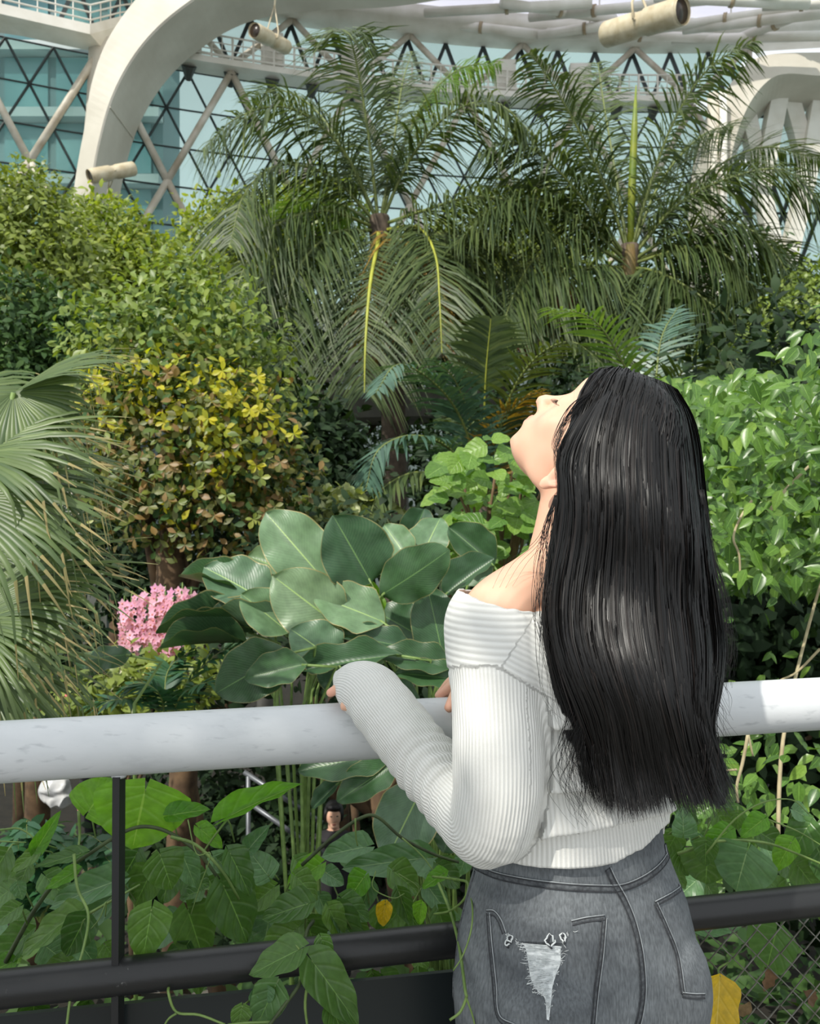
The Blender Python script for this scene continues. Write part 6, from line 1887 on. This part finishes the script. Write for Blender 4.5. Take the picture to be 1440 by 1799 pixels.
# shrub with golden and bronze young leaves
ys_b = [(300, 640, 6.2, .55), (220, 680, 6.1, .42), (400, 680, 6.2, .48), (320, 760, 6.0, .60), (220, 800, 6.0, .42), (430, 790, 6.1, .45), (480, 830, 6.2, .36), (280, 870, 6.0, .42), (390, 890, 6.0, .40), (340, 580, 6.5, .45), (450, 880, 6.1, .3), (160, 740, 6.3, .36)]
ysh = tree('golden_shrub', 'shrub with golden and bronze leaf tips left of the palms', 'shrub', (300, 6.2), ys_b, 0, .06, .09,
           [([(300, 590, 6.3, .52), (400, 620, 6.3, .45), (240, 640, 6.2, .40), (340, 540, 6.6, .45), (200, 600, 6.4, .4), (450, 660, 6.3, .35)], 2600, G5), ([b for b in ys_b if 660 <= b[1] <= 800], 1800, MIX), ([b for b in ys_b if b[1] >= 740], 2300, ORG), ([(270, 690, 5.75, .22), (340, 700, 5.7, .24), (400, 700, 5.8, .24), (440, 750, 5.85, .25), (210, 690, 5.8, .2), (380, 800, 5.75, .22), (320, 900, 5.7, .14)], 420, YEL), (ys_b, 1400, G3)],
           tr=.10, tmpl=ROUND)
ros_me = {m.name: mesh_np('leaf', *ROUND[:2], [m], uv=ROUND[2]) for m in (YEL, ORG, MIX)}
cnt = 0
while cnt < 300:
    b = R.choice([(285, 680, 5.62, .26), (350, 705, 5.6, .28), (405, 705, 5.66, .26), (445, 760, 5.7, .28), (210, 695, 5.7, .24), (330, 790, 5.5, .35), (250, 780, 5.6, .3), (420, 840, 5.6, .3), (330, 890, 5.5, .25), (490, 800, 5.9, .25)])
    nn = rand_dir(); nn.y = -abs(nn.y)
    c = P(*b[:3]) + nn * b[3]
    mm = YEL if b[1] < 770 and R.random() < .92 else R.choice((ORG, ORG, MIX))
    for j in range(R.choice((4, 5, 6))):
        a = 2 * math.pi * j / 5 + R.random()
        ax = Vector((math.cos(a), -.25, math.sin(a) * .8 - .25)).normalized()
        link('leaf', ros_me[mm.name], ysh, leaf_matrix(c, c + ax * R.uniform(.05, .072), Vector((0, -1, .5)) + rand_dir() * .3)); cnt += 1
MB().tube([P(298, 1130, 6.1), P(300, 1000, 6.1), P(296, 960, 6.1)], [.11, .10, .09], 10).build('trunk', M_bark, ysh)
MB().tube([P(300, 990, 6.1), P(320, 940, 6.1), P(345, 880, 6.1)], [.075, .06, .04], 8).build('branch', M_bark, ysh)

TG = 'trees in front of the glass wall'
tree('broadleaf_tree', 'olive green tree at the left edge below the arch column', 'tree', (40, 9.5), [(20, 400, 9.5, .6), (80, 430, 9.6, .6), (10, 480, 9.4, .7), (100, 520, 9.5, .6), (30, 560, 9.2, .6), (-60, 450, 9.5, .8), (60, 350, 9.8, .4)], 7980, 0.072, 0.12, G1, TG)
tree('broadleaf_tree', 'fresh green tree rising just right of the arch foot', 'tree', (200, 11.5), [(190, 440, 11.5, .7), (235, 475, 11.6, .55), (150, 420, 11.5, .5), (230, 510, 11.3, .8), (160, 500, 11.2, .7), (275, 545, 11.5, .5), (310, 580, 11.3, .6), (210, 400, 11.8, .35)], 8740, 0.079, 0.128, G2, TG)
tree('broadleaf_tree', 'light yellow-green tree between the lattice and the left palm', 'tree', (400, 15), [(400, 450, 15, 1.0), (440, 410, 15, .7), (370, 500, 15, .9), (470, 480, 15, 1.0), (420, 540, 14.5, 1.0), (520, 400, 15.5, .8), (580, 380, 15.5, .7)], 8740, 0.108, 0.173, G2, TG)
tree('broadleaf_tree', 'mid green tree standing in the gap behind the two palms', 'tree', (880, 16), [(860, 450, 16, 1.1), (930, 430, 16, 1.0), (800, 480, 16, 1.0), (900, 530, 15.5, 1.2), (980, 500, 16, 1.0), (750, 500, 16, .9)], 9120, 0.108, 0.173, G1, TG)
tree('broadleaf_tree', 'dark tree filling the space behind the right palm', 'tree', (1230, 15), [(1180, 560, 15, 1.3), (1280, 540, 15, 1.2), (1100, 580, 15, 1.2), (1340, 600, 14.5, 1.2), (1230, 640, 14, 1.2), (1400, 620, 14.5, 1.2), (1040, 640, 14.5, 1.1)], 9880, 0.108, 0.173, G3, TG)
tree('broadleaf_tree', 'grey-green tree beyond the fig at the right edge', 'tree', (1430, 11), [(1420, 560, 11, .6), (1470, 540, 11, .7), (1380, 600, 10.8, .6), (1450, 620, 10.8, .7), (1340, 640, 10.5, .5)], 4940, 0.065, 0.105, G5, TG)
tree('broadleaf_tree', 'deep green tree low behind the left palm trunk', 'tree', (560, 15), [(540, 560, 15, 1.2), (620, 560, 15.5, 1.1), (480, 600, 14.5, 1.2), (700, 560, 16, 1.2), (520, 690, 14.5, .8), (800, 620, 15, 1.2), (760, 740, 15, 1.1), (480, 760, 14, 1.1), (620, 800, 17, 1.0), (700, 830, 16.5, 1.1)], 9500, 0.108, 0.173, G3, TG)
tree('broadleaf_tree', 'dark leafy tree under the olive tree at far left', 'tree', (60, 7.5), [(40, 580, 7.5, .5), (110, 600, 7.6, .45), (20, 660, 7.4, .5), (120, 680, 7.5, .4), (60, 740, 7.3, .5), (150, 640, 7.8, .4)], 5700, 0.065, 0.105, G3, TG)
UG = 'undergrowth shrubs below the palms'
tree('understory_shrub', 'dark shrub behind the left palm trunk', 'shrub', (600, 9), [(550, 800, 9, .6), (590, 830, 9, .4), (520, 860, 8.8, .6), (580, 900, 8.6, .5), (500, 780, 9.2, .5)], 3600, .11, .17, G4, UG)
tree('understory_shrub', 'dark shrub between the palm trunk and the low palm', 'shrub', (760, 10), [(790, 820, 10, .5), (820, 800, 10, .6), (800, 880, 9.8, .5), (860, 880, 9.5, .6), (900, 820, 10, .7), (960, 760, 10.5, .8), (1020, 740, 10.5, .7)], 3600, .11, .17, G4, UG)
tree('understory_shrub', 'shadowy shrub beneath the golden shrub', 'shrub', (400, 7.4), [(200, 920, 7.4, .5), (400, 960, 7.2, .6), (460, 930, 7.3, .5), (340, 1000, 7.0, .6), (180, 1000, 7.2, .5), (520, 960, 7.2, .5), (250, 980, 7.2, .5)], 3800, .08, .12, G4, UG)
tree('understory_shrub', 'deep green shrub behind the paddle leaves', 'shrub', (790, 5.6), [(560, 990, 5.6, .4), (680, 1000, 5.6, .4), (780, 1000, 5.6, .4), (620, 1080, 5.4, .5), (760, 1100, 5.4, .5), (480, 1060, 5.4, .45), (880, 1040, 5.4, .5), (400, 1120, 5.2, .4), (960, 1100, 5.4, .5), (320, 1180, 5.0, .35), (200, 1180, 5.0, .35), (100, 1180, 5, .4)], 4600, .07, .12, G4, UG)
tree('understory_shrub', 'low fresh green herbs below the orchids', 'shrub', (240, 3.9), [(200, 1220, 3.8, .16), (260, 1220, 3.8, .16), (320, 1190, 3.9, .14), (160, 1230, 3.8, .14), (240, 1180, 4.0, .14), (360, 1180, 3.9, .12), (100, 1240, 3.8, .14)], 900, .04, .08, G1, UG, tr=.02)
tree('understory_shrub', 'pale rosette shrub at the foot of the left palm', 'shrub', (664, 6.8), [(560, 900, 6.8, .16), (600, 892, 6.8, .16), (640, 896, 6.8, .14), (680, 902, 6.8, .12), (530, 910, 6.8, .12)], 420, .09, .13, leaf_mat('leaf_pale', [(160, 172, 110), (184, 190, 140), (140, 156, 96)], trans=.3), UG, tr=.03, tmpl=ROUND)
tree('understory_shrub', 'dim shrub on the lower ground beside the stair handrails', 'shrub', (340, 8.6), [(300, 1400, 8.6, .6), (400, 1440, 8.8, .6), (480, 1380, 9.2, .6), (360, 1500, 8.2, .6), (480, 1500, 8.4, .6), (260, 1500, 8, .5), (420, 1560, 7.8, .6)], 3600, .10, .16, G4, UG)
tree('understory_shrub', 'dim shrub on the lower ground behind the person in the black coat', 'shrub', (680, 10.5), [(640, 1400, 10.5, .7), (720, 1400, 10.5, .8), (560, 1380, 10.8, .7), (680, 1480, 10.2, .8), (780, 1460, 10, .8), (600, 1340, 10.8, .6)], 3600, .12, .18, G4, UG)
tree('understory_shrub', 'hedge shrub coloured dark as the shaded inside of the weeping fig at right', 'shrub', (1500, 6.5), [(1320, 700, 6.8, .7), (1440, 700, 6.5, .8), (1560, 760, 6.2, .9), (1320, 850, 6.2, .7), (1430, 880, 6, .8), (1300, 1020, 5.8, .7), (1420, 1060, 5.6, .7), (1540, 1000, 5.6, .9), (1320, 1200, 5.4, .7), (1440, 1260, 5.4, .8), (1250, 900, 6, .6), (1300, 1380, 5.4, .7), (1420, 1440, 5.4, .8), (1560, 1300, 5.4, .8), (1260, 1040, 5.4, .6), (1300, 1110, 5.2, .6), (1230, 1180, 5.4, .6)], 9000, .10, .16, G4, UG)  # its dark leaves stand in for the shade inside the fig
tree('broadleaf_tree', 'dark tree deep behind the weeping fig on the right', 'tree', (1420, 10), [(1240, 760, 10, 1.2), (1340, 800, 10, 1.3), (1460, 760, 10, 1.3), (1240, 960, 10, 1.3), (1360, 1000, 10, 1.3), (1480, 980, 10, 1.3), (1300, 1150, 9.5, 1.2), (1440, 1180, 9.5, 1.3), (1600, 1000, 10, 1.5)], 7000, .14, .2, G4, TG)
gm = []
for k in range(9000):
    y = 1.9 + 9.5 * R.random() ** 1.5; x = R.uniform(-.75, .75) * y
    if 5.6 < y < 9.6 and abs(x - (-1.6 + (y - 7.4) * .9)) < .9: continue
    p = Vector((x, y, ground_z(x, y) + R.uniform(.02, .30)))
    gm.append(np.array(leaf_matrix(p, p + Vector((R.uniform(-1, 1), R.uniform(-1, 1), R.uniform(-.2, .7))).normalized() * R.uniform(.07, .15), Vector((0, -.4, 1)) + rand_dir() * .5)))
gc = cloud('ground_cover', ROUND, gm, G3)
tag(gc, 'dark low foliage covering the soil of the planting beds', 'foliage', kind='stuff')
# feathery fern leaves low in the bed
M_fern = leaf_mat('fern_leaf', [(44, 84, 52), (58, 100, 60), (50, 90, 66)], rough=.4, trans=.2)
fn = thing('fern', 'dark feathery fern just above the handrail below the orchids', 'fern', Vector((P(330, 1260, 3.2).x, 3.2, BEDZ)))
for i, pts in enumerate([[(300, 1260, 3.2), (330, 1200, 3.2), (380, 1150, 3.2), (430, 1130, 3.2)], [(290, 1260, 3.2), (280, 1220, 3.1), (250, 1200, 3.1), (210, 1210, 3.1)], [(300, 1260, 3.2), (320, 1220, 3.1), (360, 1200, 3.0), (410, 1210, 3.0)], [(300, 1260, 3.2), (290, 1210, 3.2), (300, 1170, 3.3), (340, 1140, 3.3)], [(290, 1260, 3.2), (250, 1230, 3.1), (200, 1230, 3.0), (150, 1240, 3.0)]]):
    frond(fn, pts, .11, m=M_fern, n=26, droop=.2, lw=.018, r0=.004, seed=500 + i)
fn2 = thing('fern', 'dark split-leaved plant on the lower ground under the left end of the handrail', 'fern', Vector((P(60, 1600, 3.2).x, 3.2, BEDZ)))
for i in range(16):
    x, y = R.uniform(-20, 180), R.uniform(1420, 1560)
    frond(fn2, [(70, 1620, 3.1), ((x + 70) / 2, y + 30, 3.0), (x, y, 3.0), (x + R.uniform(-50, 50), y + 30, 2.9)], .10, m=M_fern, n=18, droop=.3, lw=.03, r0=.004, seed=520 + i)
# ------------------------------------------------------------------ bridge, stair and people below
M_metal = mat('galvanised_rail', (120, 124, 128), (96, 100, 104), rough=.4, metal=.5, scale=8)
M_deck = mat('bridge_concrete', (150, 148, 140), (122, 120, 114), rough=.85, scale=2)
br = thing('bridge', 'pale footbridge with white railing glimpsed behind the left palm', 'bridge', P(620, 715, 13.9))
MB().bar(P(440, 722, 14.4), P(900, 712, 14.4), 1.4, .45).build('bridge_deck', M_deck, br, smooth=False)
for yy in (626, 646, 664):
    MB().tube([P(440, yy + 6, 13.9), P(900, yy - 4, 13.9)], .05, 6).build('bridge_rail', M_white, br)
pm = MB().box((0, 0, .45), (.06, .06, .95)).mesh('bridge_post', M_white, False)
for x in range(450, 900, 34):
    q = P(x, 705, 13.9); link('bridge_post', pm, br, Matrix.Translation(q))
for x in (470, 700, 880):
    a = P(x, 720, 14.4); MB().tube([Vector((a.x, a.y, GROUND)), a], .18, 10).build('bridge_pier', M_deck, br)

st = thing('stair_railing', 'grey sloping stair handrails in the dark below the white handrail', 'railing', P(500, 1560, 7.2))
for a, b in (((428, 1356, 7.2), (566, 1446, 7.2)), ((440, 1412, 7.2), (566, 1500, 7.2))):
    MB().tube([P(*a), P(*b)], .022, 8).build('stair_rail', M_metal, st)
for x, y0 in ((436, 1362), (560, 1444)):
    a = P(x, y0, 7.2); MB().tube([a, Vector((a.x, a.y, GROUND))], .02, 8).build('stair_post', M_metal, st)

def standing(label, px, d, h, coat, trouser, hairm, yaw=0.0, shirt=None):
    """a standing figure seen between the leaves; feet on the garden path"""
    base = Vector((P(px, 900, d).x, d, GROUND + .07)); rot = Matrix.Rotation(yaw, 3, 'Z')
    def W_(x, y, z): return base + rot @ Vector((x, y, z * h / 1.66))
    s = Shapes()
    s.ball(W_(0, 0, 1.545), (.072, .088, .108), n=14); s.ball(W_(0, -.078, 1.52), (.013, .018, .022), n=8); s.ball(W_(0, -.062, 1.46), (.035, .028, .026), n=8)
    s.tube([W_(0, .01, 1.48), W_(0, .01, 1.36)], [.05, .055], 12)
    for sg in (1, -1):
        s.tube([W_(sg * .16, 0, 1.34), W_(sg * .22, .02, 1.10), W_(sg * .20, -.08, .88)], [.05, .042, .032], 10)
        hx = W_(sg * .20, -.09, .86)
        s.ball(hx + Vector((0, 0, -.03)), (.018, .035, .045), n=8)
        for f in range(4):
            s.tube([hx + rot @ Vector((0, -.028 + f * .018, -.05)), hx + rot @ Vector((-sg * .008, -.03 + f * .018, -.09)), hx + rot @ Vector((-sg * .02, -.028 + f * .018, -.115 - .008 * (f in (1, 2))))], [.010, .009, .007], 6)
        s.tube([hx + rot @ Vector((-sg * .01, -.035, -.01)), hx + rot @ Vector((-sg * .025, -.06, -.045))], [.011, .008], 6)
        s.tube([W_(sg * .09, 0, .88), W_(sg * .095, -.01, .48), W_(sg * .10, 0, .08)], [.085, .058, .04], 12)
        s.tube([W_(sg * .10, .03, .05), W_(sg * .10, -.14, .035)], [.04, .03], 8)
    s.tube([W_(0, 0, 1.40), W_(0, 0, 1.30), W_(0, 0, 1.05), W_(0, 0, .86)], [.08, .15, .13, .15], 16)
    me = remeshed(s, .009, 3)
    me.materials.clear(); me.materials.append(M_skin); me.polygons.foreach_set('use_smooth', np.full(len(me.polygons), True))
    p = link('person', me); tag(p, label, 'person')
    for sg in (1, -1):
        e = Shapes(); e.ball(W_(sg * .028, -.080, 1.556), (.012, .006, .005), n=6); link('eye', e.mesh('eye', M_lash), p)
    mo = Shapes(); mo.ball(W_(0, -.083, 1.482), (.022, .006, .006), n=6); link('mouth', mo.mesh('mouth', mat('lips_' + str(px), (170, 90, 84), None)), p)
    c = Shapes()
    c.tube([W_(0, .005, 1.405), W_(0, 0, 1.37), W_(0, 0, 1.30), W_(0, 0, 1.08), W_(0, 0, .78)], [.075, .15, .185, .165, .19], 20)
    for sg in (1, -1):
        c.tube([W_(sg * .14, 0, 1.355), W_(sg * .17, 0, 1.30), W_(sg * .225, .02, 1.10), W_(sg * .205, -.08, .90)], [.06, .065, .055, .046], 12)
    cm = remeshed(c, .009, 4); cm.materials.clear(); cm.materials.append(coat); cm.polygons.foreach_set('use_smooth', np.full(len(cm.polygons), True)); link('coat', cm, p)
    if shirt:
        v = MB(); q = [W_(-.045, -.055, 1.41), W_(.045, -.055, 1.41), W_(0, -.168, 1.29)]; q2 = [x + Vector((0, .03, 0)) for x in q]
        v.v = q + q2; v.uv = [(0, 0)] * 6; v.f = [(0, 1, 2), (3, 5, 4), (0, 3, 4, 1), (1, 4, 5, 2), (2, 5, 3, 0)]
        v.build('shirt_collar', shirt, p, smooth=False)
    tr_ = Shapes()
    for sg in (1, -1):
        tr_.tube([W_(sg * .085, 0, .95), W_(sg * .095, -.01, .48), W_(sg * .10, 0, .07)], [.105, .075, .06], 14)
    tm = remeshed(tr_, .009, 2); tm.materials.clear(); tm.materials.append(trouser); tm.polygons.foreach_set('use_smooth', np.full(len(tm.polygons), True)); link('trousers', tm, p)
    hr = Shapes()
    hr.ball(W_(0, .022, 1.575), (.086, .092, .098), n=14); hr.ball(W_(0, -.050, 1.625), (.066, .045, .034), n=12)
    for sg in (1, -1): hr.ball(W_(sg * .074, .01, 1.545), (.020, .055, .07), n=10)
    hm = remeshed(hr, .008, 3); hm.materials.clear(); hm.materials.append(hairm); hm.polygons.foreach_set('use_smooth', np.full(len(hm.polygons), True)); link('hair', hm, p)
    return p
M_coat = mat('black_coat', (40, 38, 42), (32, 30, 34), rough=.8, scale=10)
M_trs = mat('dark_trousers', (34, 34, 40), (26, 26, 30), rough=.8, scale=10)
M_red = mat('red_collar', (150, 60, 58), (126, 44, 44), rough=.7)
M_hb = mat('dark_hair', (24, 20, 20), (16, 14, 14), rough=.5)
standing('person in a black coat with red collar between the paddle leaves below the rail', 586, 7.8, 1.66, M_coat, M_trs, M_hb, yaw=.15, shirt=M_red)
standing('person in dark clothes beside the post, mostly hidden behind the big backlit leaf', 172, 10.2, 1.62, M_coat, M_trs, M_hb, yaw=-.4)
bag = Shapes(); c = P(97, 1388, 7.2)
bag.ball(c, (.13, .09, .13)); bag.ball(c + Vector((.03, 0, -.07)), (.12, .09, .09)); bag.tube([c + Vector((-.03, 0, .08)), c + Vector((0, 0, .22))], [.05, .02], 8)
bm_ = remeshed(bag, .012, 2)
for v in bm_.vertices:
    v.co += Vector((noise.noise(v.co * 14), noise.noise(v.co * 14 + Vector((9, 0, 0))), noise.noise(v.co * 14 + Vector((0, 9, 0))))) * .03
bm_.materials.clear(); bm_.materials.append(mat('white_plastic', (206, 206, 204), (180, 182, 184), rough=.35, scale=9))
bt = thing('plastic_bag', 'crumpled white plastic bag below the left end of the handrail', 'bag', c)
link('bag_body', bm_, bt)
MB().tube([c + Vector((0, 0, .2)), c + Vector((.02, 0, .5)), c + Vector((.25, .05, .62))], .008, 6).build('bag_handle', bm_.materials[0], bt)

# ------------------------------------------------------------------ an unseen tree added behind the viewer to shade the left end of the railing
SHADE = Vector((-2.15, -.95, 2.55 + CZ))
M_sh = G1
shade_tree = thing('broadleaf_tree', 'unseen leafy tree added behind the viewer to shade the left end of the railing', 'tree', (-2.9, -1.6, 0), group=TG)
ms_ = []
for _ in range(1500):
    n3 = rand_dir(); p = SHADE + Vector((n3.x * .72, n3.y * .95, n3.z * .75)) * (R.random() ** .4)
    L = R.uniform(.12, .2)
    ms_.append(np.array(leaf_matrix(p, p + rand_dir() * L, Vector((0, 0, 1)) + rand_dir() * .5)))
o = cloud('foliage', SIMPLE, ms_, G1, shade_tree); o['kind'] = 'stuff'
MB().tube([Vector((-2.9, -1.6, 0)), Vector((-2.7, -1.3, 2)), SHADE], [.09, .07, .03], 8).build('trunk', M_bark, shade_tree)
